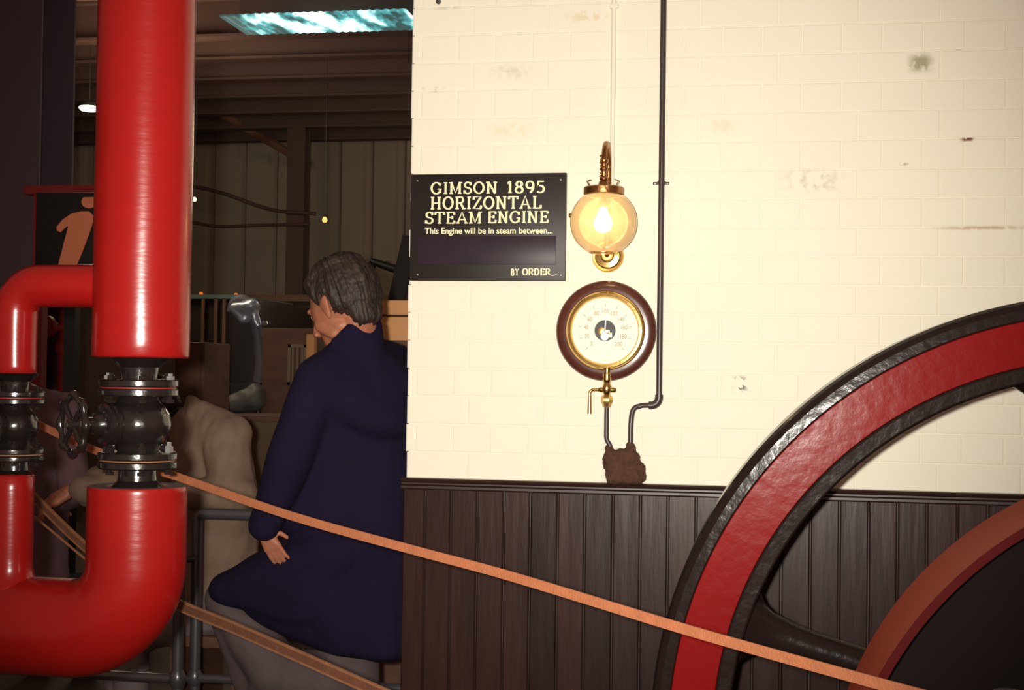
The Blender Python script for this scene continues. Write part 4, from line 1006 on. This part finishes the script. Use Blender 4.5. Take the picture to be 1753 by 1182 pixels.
# ================================================================== RAILING
RY = 4.52
def railing():
    t = thing('railing', 'dark tubular steel railing behind the red pipes, with corner post and two rails', 'railing')
    P = lambda x, y, dy=0: at(x, y, RY+dy)
    xa = P(337, 960).x; xb = P(307, 1100, -.05).x; zt = P(337, 879).z; zl = P(320, 1160).z
    xr = P(800, 1180).x; xr = -.80
    r = .0185
    pts = [Vector((xa, RY, 0)), Vector((xa, RY, zt-.03))]+arc((xa+.022, RY, zt-.022), (-.022, 0, 0), (0, 0, .022), 5)+[Vector((xr, RY, zt))]
    sweep('post', pts[:2]+pts[2:4], r, M_rail, t, 20)
    sweep('handrail', pts[3:], r, M_rail, t, 20)
    sweep('lower_rail', [(xa, RY, zl), (xr, RY, zl)], r*.85, M_rail, t, 20)
    sweep('foot_rail', [(xa, RY, .2), (xr, RY, .2)], r*.85, M_rail, t, 20)
    sweep('post', [(xr, RY, 0), (xr, RY, zt)], r, M_rail, t, 20)
    lathe('joint_ball', [(0, -.03), (.018, -.028), (.026, -.012), (.026, .012), (.018, .028), (0, .03)], M_rail, t, 20, origin=(xa, RY, zl))
    # the section to the left, a little nearer
    y2 = RY-.06
    zt2 = zt-.13
    sweep('post', [(xb, y2, 0), (xb, y2, zt2)], r, M_rail, t, 20)
    xl = P(-120, 1150).x
    sweep('lower_rail', [(xb, y2, zl+.006), (xl, y2, zl+.006)], r*.85, M_rail, t, 20)
    sweep('post', [(xl, y2, 0), (xl, y2, zt2)], r, M_rail, t, 20)
    lathe('joint_ball', [(0, -.034), (.020, -.030), (.028, -.012), (.028, .012), (.020, .030), (0, .034)], M_rail, t, 20, origin=(xb, y2, zl+.006))
    sweep('link_bar', [(xb, y2, zt2-.02), (xa, RY, zt2-.02)], .012, M_rail, t, 12)
    sweep('link_bar', [(xb, y2, zl+.003), (xa, RY, zl)], .012, M_rail, t, 12)
    rebase(t, (xa, RY, 0))
railing()

# ================================================================== ROPES
def ropes():
    def sec(w_, h_): return [(-h_/2, -w_/2), (h_/2, -w_/2), (h_/2, w_/2), (-h_/2, w_/2)]
    pts = [(-60, 662, 3.22), (42, 715, 3.12), (140, 762, 3.03), (225, 793, 2.95), (305, 817, 2.88), (500, 884, 2.72), (700, 940, 2.58), (850, 980, 2.48), (1000, 1025, 2.38), (1170, 1077, 2.28), (1360, 1131, 2.17), (1560, 1186, 2.06), (1700, 1222, 1.98)]
    P = smooth_path([at(*q) for q in pts], 6)
    bm = bmesh.new(); add_sweep(bm, P, 0, sect=[(-.0016, -.0085), (.0016, -.0085), (.0016, .0085), (-.0016, .0085)], up=Vector((0, 0, 1)))
    # the section's second axis must stand upright
    tag(link_mesh('barrier_belt', bm, M_belt), 'upper orange webbing belt stretched slackly across the photo in front of the wheel', 'belt')
    pts = [(-60, 770, 3.35), (20, 812, 3.28), (68, 862, 3.24), (150, 940, 3.16), (225, 985, 3.10), (300, 1033, 3.02), (400, 1075, 2.92), (520, 1128, 2.80), (650, 1186, 2.68), (760, 1235, 2.60)]
    P = smooth_path([at(*q) for q in pts], 6)
    t = thing('barrier_strap', 'lower brown leather strap running behind the red bend to the bottom edge', 'strap')
    bm = bmesh.new(); add_sweep(bm, P, 0, sect=[(-.0016, -.0105), (.0016, -.0105), (.0016, .0105), (-.0016, .0105)], up=Vector((0, 0, 1)))
    link_mesh('strap', bm, M_strap, t)
    for dz in (-.0105, .0105):
        bm = bmesh.new(); add_sweep(bm, [p+Vector((0, 0, dz)) for p in P], 0, sect=[(-.003, -.0022), (.003, -.0022), (.003, .0022), (-.003, .0022)], up=Vector((0, 0, 1)))
        link_mesh('piped_edge', bm, M_strape, t)
    pts = [(-60, 830, 3.35), (20, 862, 3.28), (64, 890, 3.24), (145, 957, 3.16), (205, 1005, 3.10), (270, 1060, 3.04)]
    tag(sweep('tan_cord', smooth_path([at(*q) for q in pts], 6), .0032, M_strape, n=10), 'thin tan cord below the strap, seen between the two red pipes', 'cord')
    # far ends are held by a wall hook rail left of the frame and a stanchion right of it
    a = at(-60, 662, 3.22); b = at(-60, 770, 3.35)
    s = thing('rope_stanchion', 'dark post at the left that holds the belt and strap ends', 'post')
    x = a.x-.01; lathe('base', [(0, 0), (.14, 0), (.14, .015), (.03, .03), (0, .03)], M_rail, s, 32, origin=(x, 3.28, 0))
    sweep('pole', [(x, 3.28, .02), (x, 3.28, 1.5)], .022, M_rail, s, 16); rebase(s, (x, 3.28, 0))
    c = at(1700, 1222, 1.98); d = at(760, 1235, 2.60)
    s = thing('rope_stanchion', 'dark post at the lower right outside the frame that holds the belt', 'post')
    lathe('base', [(0, 0), (.14, 0), (.14, .015), (.03, .03), (0, .03)], M_rail, s, 32, origin=(c.x+.02, c.y, 0)); sweep('pole', [(c.x+.02, c.y, .02), (c.x+.02, c.y, c.z+.03)], .02, M_rail, s, 16); rebase(s, (c.x+.02, c.y, 0))
    s = thing('rope_stanchion', 'short dark post below the frame that holds the strap', 'post')
    lathe('base', [(0, 0), (.14, 0), (.14, .015), (.03, .03), (0, .03)], M_rail, s, 32, origin=(d.x+.02, d.y, 0)); sweep('pole', [(d.x+.02, d.y, .02), (d.x+.02, d.y, d.z+.02)], .02, M_rail, s, 16); rebase(s, (d.x+.02, d.y, 0))
ropes()

# ================================================================== PEOPLE
def head_T(pos, face, down=0, tilt=0, s=1.0):
    f_ = Vector((face[0], face[1], 0)).normalized(); f_ = (f_*cos(down)+Vector((0, 0, -1))*sin(down)).normalized()
    l_ = Vector((0, 0, 1)).cross(f_).normalized(); u_ = f_.cross(l_)
    M = Matrix((f_, l_, u_)).transposed().to_4x4()
    M = Matrix.Translation(pos) @ M @ Matrix.Rotation(tilt, 4, 'X') @ Matrix.Scale(s, 4)
    return M
def head_hulls(T):
    E = lambda *a: a
    return [[T, ((-.012, 0, .030), (.098, .077, .092)), ((.03, 0, .0), (.066, .066, .07))],
            [T, ((.04, 0, -.005), (.052, .060, .05)), ((.058, 0, -.090), (.030, .030, .022)), ((.0, 0, -.055), (.04, .058, .03))],
            [T, ((.082, 0, .020), (.016, .050, .011))],
            [T, ((.092, 0, .010), .009), ((.116, 0, -.032), (.011, .010, .009))], [T, ((.108, 0, -.036), (.010, .019, .008))],
            [T, ((.058, .040, -.028), (.020, .018, .022)), ((.02, .050, -.065), (.018, .010, .016))], [T, ((.058, -.040, -.028), (.020, .018, .022)), ((.02, -.050, -.065), (.018, .010, .016))],
            [T, ((.086, 0, -.058), (.010, .020, .006))], [T, ((.084, 0, -.069), (.010, .018, .007))], [T, ((.086, 0, -.098), (.014, .02, .014))],
            [T, ((-.004, .080, .006), (.016, .006, .018)), ((-.006, .077, -.022), (.009, .006, .014)), ((-.016, .088, .010), (.010, .004, .018))],
            [T, ((-.004, -.080, .006), (.016, .006, .018)), ((-.006, -.077, -.022), (.009, .006, .014)), ((-.016, -.088, .010), (.010, .004, .018))]]
def hand_hulls(w, d, nrm, side=1, curl=.5, s=1.0):
    """wrist w, direction d of the fingers, palm normal nrm; side: thumb side"""
    d = Vector(d).normalized(); nrm = Vector(nrm); nrm = (nrm-d*nrm.dot(d)).normalized(); l = d.cross(nrm)*side; w = Vector(w)
    hs = [[(w, .024*s), (w+d*.045*s+l*.018*s, .016*s), (w+d*.08*s+l*.028*s, .012*s), (w+d*.078*s-l*.030*s, .012*s), (w+d*.03*s-l*.022*s, .014*s)]]
    for k, L in enumerate((.9, 1.0, .94, .76)):
        o = w+d*.082*s+l*(.030-.020*k)*s; a = 0; p = o; dirn = d
        for seg, (ln, r) in enumerate(((.040, .0092), (.027, .0084), (.022, .0076))):
            a += curl*(.55 if seg else .35)
            dd = (d*cos(a)+nrm*sin(a)+l*(.06-.05*k)).normalized(); q = p+dd*ln*L*s; hs.append([(p, r*s), (q, (r-.0008)*s)]); p = q
    p = w+d*.018*s+l*.022*s; a = (d*.55+l*.8+nrm*.25).normalized(); q = p+a*.042*s; hs.append([(p, .014*s), (q, .0108*s)])
    a2 = (d*.9+l*.35+nrm*.35).normalized(); q2 = q+a2*.030*s; hs.append([(q, .0105*s), (q2, .0088*s)])
    return hs
def fabric(amp, sx=7, sz=2.2, seed=0):
    def f_(v): return amp*noise.noise(Vector((v.x*sx+seed, v.y*sx, v.z*sz)))+amp*.5*noise.noise(Vector((v.x*sx*2.2, v.y*sx*2.2+seed, v.z*sz*3)))
    return f_
def add_eyes(T, root):
    for s in (-1, 1):
        o = lathe('eye', [(0, -.0115), (.0075, -.009), (.0115, 0), (.0075, .009), (0, .0115)], M_eye, root, 16, origin=T @ Vector((.079, s*.031, .004)))
def hair_on(T, root, m, amp=.005, n=1, parts=None):
    hs = parts or [[T, ((-.022, 0, .042), (.100, .084, .092)), ((-.045, 0, .0), (.072, .076, .05))],
          [T, ((.035, 0, .085), (.058, .062, .036)), ((-.02, 0, .10), (.08, .07, .04))],
          [T, ((.064, .0, .080), (.026, .042, .020)), ((.04, 0, .092), (.04, .05, .03))],
          [T, ((-.060, 0, -.01), (.048, .064, .04)), ((-.068, 0, -.058), (.030, .048, .022))],
          [T, ((.022, .068, .050), (.026, .010, .022)), ((.014, .073, .022), (.007, .005, .014))],
          [T, ((.020, -.070, .045), (.022, .010, .03)), ((.012, -.074, .010), (.008, .006, .014))]]
    Ti = T.inverted()
    def disp(v):
        q = Ti @ v; h_ = sqrt(q.x*q.x+q.y*q.y)+1e-5; cx_, cy_ = q.x/h_, q.y/h_
        return amp*noise.noise(Vector((cx_*5, cy_*5, q.z*16)))+amp*.9*noise.noise(Vector((cx_*15, cy_*15, q.z*9)))+amp*.35*noise.noise(q*120)
    return blob('hair', hs, .0032, m, root, 3, disp, pre=True)
def bodyhulls(J, T, r=1.0):
    hs = head_hulls(T)
    nk = T @ Vector((-.035, 0, -.05)); ch = J['chest']
    hs.append([(nk, .052), (J['neck'], .058)]); hs.append([(T @ Vector((.0, 0, -.07)), .036), (J['neck'], .05)])
    hs.append([(J['shl'], .045), (J['shr'], .045), (J['chest'], (.085, .085, .09)), (J['neck'], .05)])
    hs.append([(J['chest'], (.085, .085, .09)), (J['pelvis'], (.10, .10, .09))])
    for s in ('l', 'r'):
        hs.append([(J['sh'+s], .045), (J['el'+s], .034)]); hs.append([(J['el'+s], .034), (J['wr'+s], .025)])
        hs.append([(J['hip'+s], .075), (J['kn'+s], .046)]); hs.append([(J['kn'+s], .046), (J['an'+s], .034)])
        hs.append([(J['an'+s], .036), (Vector(J['an'+s])+Vector(J['toe'])*.16+Vector((0, 0, -.05)), .026)])
        hs += hand_hulls(*J['hand'+s])
    return hs
def person(label, J, T, mats, loc):
    """the body is one continuous skin; clothes and hair are its children"""
    b = blob('person', bodyhulls(J, T), .0048, M_skin, None, 3, pre=True)
    tag(b, label, 'person'); 
    return b
def shoes(b, J, sole=.0):
    for s in ('l', 'r'):
        a = Vector(J['an'+s]); t_ = Vector(J['toe']); 
        blob('shoe', [[(a+Vector((0, 0, -.02)), .046), (a+Vector((0, 0, -.055))-t_*.03, (.04, .04, .028))], [(a+Vector((0, 0, -.055))-t_*.02, (.042, .042, .028)), (a+t_*.17+Vector((0, 0, -.058)), (.043, .043, .025))]], .008, M_shoe, b, 4)

V = Vector
# --- man in the navy coat
def navy_man():
    Y0 = 4.12
    P = lambda x, y, dy=0: at(x, y, Y0+dy)
    fdir = V((-.91, .41, 0))
    T = head_T(P(588, 526, .0), fdir, radians(22), radians(-3), 1.13)
    J = dict(neck=P(618, 596, .03), chest=P(622, 700, .05), pelvis=P(612, 905, .08),
             shl=P(545, 650, -.06), shr=P(668, 632, .18), ell=P(492, 800, -.13), elr=P(650, 800, .27),
             wrl=P(452, 908, -.12), wrr=P(600, 905, .36),
             hipl=P(575, 945, -.0), hipr=P(640, 950, .15), knl=P(392, 1015, .06), knr=P(600, 1110, .16),
             anl=None, anr=None, toe=V((-.84, .5, 0)))
    k = J['knl']; J['anl'] = V((k.x+.08, 4.30, .31)); J['anr'] = V((J['knr'].x+.03, J['knr'].y+.03, .085))
    J['handl'] = (J['wrl'], V((-.12, .05, -1)), V((-.55, .2, -.1)), -1, .5)
    J['handl'] = (J['wrl'], V((.26, .12, -.55)), V((.3, .9, -.3)), 1, .35, .74)
    J['handr'] = (J['wrr'], V((-.5, .2, -.8)), V((-.2, -.9, -.4)), 1, .6)
    b = person('man with greying brown hair in long navy coat and grey trousers, hand on raised thigh', J, T, None, None)
    add_eyes(T, b); hair_on(T, b, M_hair, .006)
    # coat
    hs = [[(J['neck']+V((.0, .0, .0)), (.066, .066, .03)), (J['shl']+V((0, 0, .0)), .075), (J['shr'], .085), (P(650, 655, .1), (.14, .14, .07)), (P(648, 720, .02), (.12, .12, .07))],
          [(J['shl'], .072), (J['shr'], .075), (P(625, 740, .08), (.165, .15, .10)), (P(560, 700, .0), (.10, .09, .08))],
          [(P(625, 740, .08), (.165, .15, .10)), (P(618, 900, .08), (.185, .165, .10)), (P(545, 740, 0), (.10, .1, .08)), (P(525, 880, 0), (.10, .10, .08))],
          # skirt hanging at the back
          [(P(618, 900, .08), (.185, .165, .08)), (P(602, 1098, .10), (.13, .13, .045)), (P(655, 1108, .11), (.11, .12, .04)), (P(545, 1000, .0), (.10, .09, .05))],
          # cloth draped over the raised thigh
          [(P(570, 940, -.0), (.13, .12, .08)), (P(398, 1008, .05), (.066, .09, .058)), (P(520, 1045, .02), (.09, .09, .05))],
          [(P(400, 1013, .05), (.058, .08, .05)), (P(520, 1060, .04), (.08, .08, .04)), (P(595, 1105, .08), (.1, .1, .03))],
          # sleeves
          [(J['shl'], .074), (J['ell'], .066)], [(J['ell'], .066), (J['wrl']+V((0, 0, .015)), .050)],
          [(J['shr'], .074), (J['elr'], .064)], [(J['elr'], .064), (J['wrr']+V((0, 0, .02)), .048)],
          # collar
          [(P(576, 590, -.045), .016), (P(604, 562, -.055), .018), (P(644, 556, .02), .020), (J['neck']+V((.02, -.03, -.01)), .06)],
          [(P(572, 596, -.02), .016), (P(556, 618, -.05), .018), (P(548, 640, -.06), .04)]]
    fab = fabric(.008, 8, 2.2)
    coat = blob('coat', hs, .008, M_navy, b, 5, fab)
    # trousers
    hs = [[(J['hipl'], .10), (J['hipr'], .10), (J['pelvis'], .12)], [(J['hipl'], .105), (J['knl']+V((.03, 0, -.02)), .078)], [(J['knl']+V((.01, 0, -.03)), .078), (P(470, 1150, .08), .082)], [(P(470, 1150, .08), .08), (J['anl'], .055)],
          [(J['knl']+V((0, 0, -.02)), .07), (J['anl'], .06)], [(P(470, 1150, .1), .075), (P(560, 1170, .12), .10)],
          [(J['hipr'], .105), (J['knr'], .095)], [(J['knr'], .09), (J['anr']+V((0, 0, .02)), .065)]]
    blob('trousers', hs, .009, M_grey, b, 5, fabric(.007, 9, 3, 3))
    shoes(b, J)
    # faint patch on the coat
    return b
navy_man()

# --- seated person in the beige jacket
def beige():
    Y0 = 5.05
    P = lambda x, y, dy=0: at(x, y, Y0+dy)
    T = head_T(P(262, 705, -.02), V((-.9, -.15, 0)), radians(25), 0, .95)
    J = dict(neck=P(318, 735, .02), chest=P(360, 830, .05), pelvis=P(385, 1020, .1), shl=P(378, 770, -.12), shr=P(350, 765, .20),
             ell=P(405, 850, -.22), elr=P(300, 850, .2), wrl=P(262, 852, -.24), wrr=P(125, 838, .02),
             hipl=P(370, 1040, 0), hipr=P(365, 1040, .22), knl=P(215, 1085, -.05), knr=P(190, 1075, .25), anl=None, anr=None, toe=V((-1, -.1, 0)))
    J['anl'] = V((J['knl'].x+.04, J['knl'].y, .085)); J['anr'] = V((J['knr'].x+.06, J['knr'].y, .085))
    J['handl'] = (J['wrl'], V((-1, .1, -.1)), V((0, 0, -1)), -1, .5); J['handr'] = (J['wrr'], V((-.75, -.15, -.45)), V((.3, .6, -.8)), -1, .6, 1.1)
    b = person('seated person in a beige jacket, mostly hidden behind the large black valve', J, T, None, None)
    add_eyes(T, b); hair_on(T, b, M_dhair, .004)
    hs = [[(J['neck']+V((.01, 0, .0)), (.085, .085, .035)), (P(390, 750, -.14), .082), (J['shr'], .085), (P(380, 765, .12), .11)], [(J['neck']+V((0, -.02, .02)), .06), (P(372, 745, -.12), .075), (P(350, 800, -.05), (.12, .12, .08))],
          [(P(395, 760, -.12), .078), (J['shr'], .08), (P(375, 900, .05), (.15, .17, .1)), (P(345, 790, .05), .12)],
          [(P(375, 900, .05), (.145, .17, .1)), (P(390, 1010, .1), (.125, .17, .06)), (P(352, 1015, .05), (.09, .15, .05))],
          [(P(386, 752, -.13), .086), (P(398, 842, -.21), .078)], [(P(408, 845, -.22), .068), (P(285, 850, -.24), .052)],
          [(J['shr'], .075), (J['elr'], .07)], [(J['elr'], .07), (P(140, 838, .02), .050)],
          [(P(300, 812, .1), .05), (P(170, 822, .1), .058), (P(150, 850, .05), .04)],
          [(P(326, 684, -.06), .020), (P(345, 708, -.09), .030), (J['neck']+V((.03, -.02, -.01)), .05)], [(P(338, 702, -.08), .034), (P(398, 744, -.13), .074), (P(350, 790, -.04), .09)]]
    blob('jacket', hs, .009, M_beige, b, 4, fabric(.009, 13, 5, 7))
    hs = [[(J['hipl'], .10), (J['hipr'], .10)], [(J['hipl'], .10), (J['knl'], .085)], [(J['knl'], .08), (J['anl']+V((0, 0, .03)), .062)], [(J['hipr'], .10), (J['knr'], .085)], [(J['knr'], .08), (J['anr']+V((0, 0, .03)), .062)]]
    blob('trousers', hs, .01, mat('pale_grey_trouser_cloth', (.24, .20, .21), .9, bump=.3, bscale=250), b, 4, fabric(.008, 10, 6, 5))
    shoes(b, J)
    # bench
    t = thing('bench', 'dark timber bench under the person in the beige jacket', 'bench'); zs = J['pelvis'].z-.125
    a, c = P(300, 1000).x, P(440, 1000).x
    for i in range(3): box('plank', (a, Y0-.08+i*.15, zs-.04), (c, Y0+.06+i*.15, zs), M_brown, t, .004)
    for x in (a+.04, c-.04): box('leg', (x-.03, Y0-.06, 0), (x+.03, Y0+.32, zs-.04), M_brown, t)
    rebase(t, ((a+c)/2, Y0+.1, 0))
beige()
def plum():
    Y0 = 5.65
    P = lambda x, y, dy=0: at(x, y, Y0+dy)
    T = head_T(P(22, 590, -.02), V((.5, .85, 0)), radians(10), 0, 1.0)
    J = dict(neck=P(32, 668, 0), chest=P(45, 760, .0), pelvis=P(50, 1020, .05), shl=P(-35, 705, .06), shr=P(110, 705, -.04),
             ell=P(-50, 840, .0), elr=P(128, 840, -.12), wrl=P(20, 900, .2), wrr=P(70, 875, .12),
             hipl=P(10, 1030, .1), hipr=P(90, 1030, .0), knl=P(80, 1010, .48), knr=P(150, 1010, .42), anl=None, anr=None, toe=V((.4, .8, 0)))
    J['anl'] = V((J['knl'].x, J['knl'].y, .085)); J['anr'] = V((J['knr'].x, J['knr'].y, .085))
    J['handl'] = (J['wrl'], V((.4, .8, 0)), V((0, 0, -1)), 1, .5); J['handr'] = (J['wrr'], V((.2, .9, 0)), V((0, 0, -1)), -1, .5)
    b = person('seated person in dull purple jacket, head hidden behind the small red pipe', J, T, None, None)
    add_eyes(T, b); hair_on(T, b, M_dhair, .004)
    hs = [[(J['neck'], (.07, .07, .03)), (J['shl'], .078), (J['shr'], .078)], [(J['shl'], .078), (J['shr'], .078), (P(45, 900, .03), (.18, .13, .08))],
          [(P(45, 900, .03), (.18, .13, .08)), (P(48, 1020, .04), (.18, .13, .05))],
          [(J['shl'], .072), (J['ell'], .062)], [(J['ell'], .062), (J['wrl'], .048)], [(J['shr'], .072), (J['elr'], .062)], [(J['elr'], .062), (J['wrr'], .048)]]
    blob('jacket', hs, .010, M_plum, b, 4, fabric(.012, 9, 4, 9))
    hs = [[(J['hipl'], .10), (J['hipr'], .10)], [(J['hipl'], .10), (J['knl'], .08)], [(J['knl'], .08), (J['anl']+V((0, 0, .03)), .06)], [(J['hipr'], .10), (J['knr'], .08)], [(J['knr'], .08), (J['anr']+V((0, 0, .03)), .06)]]
    blob('trousers', hs, .011, M_navy, b, 4, fabric(.008, 10, 6, 5))
    shoes(b, J)
plum()
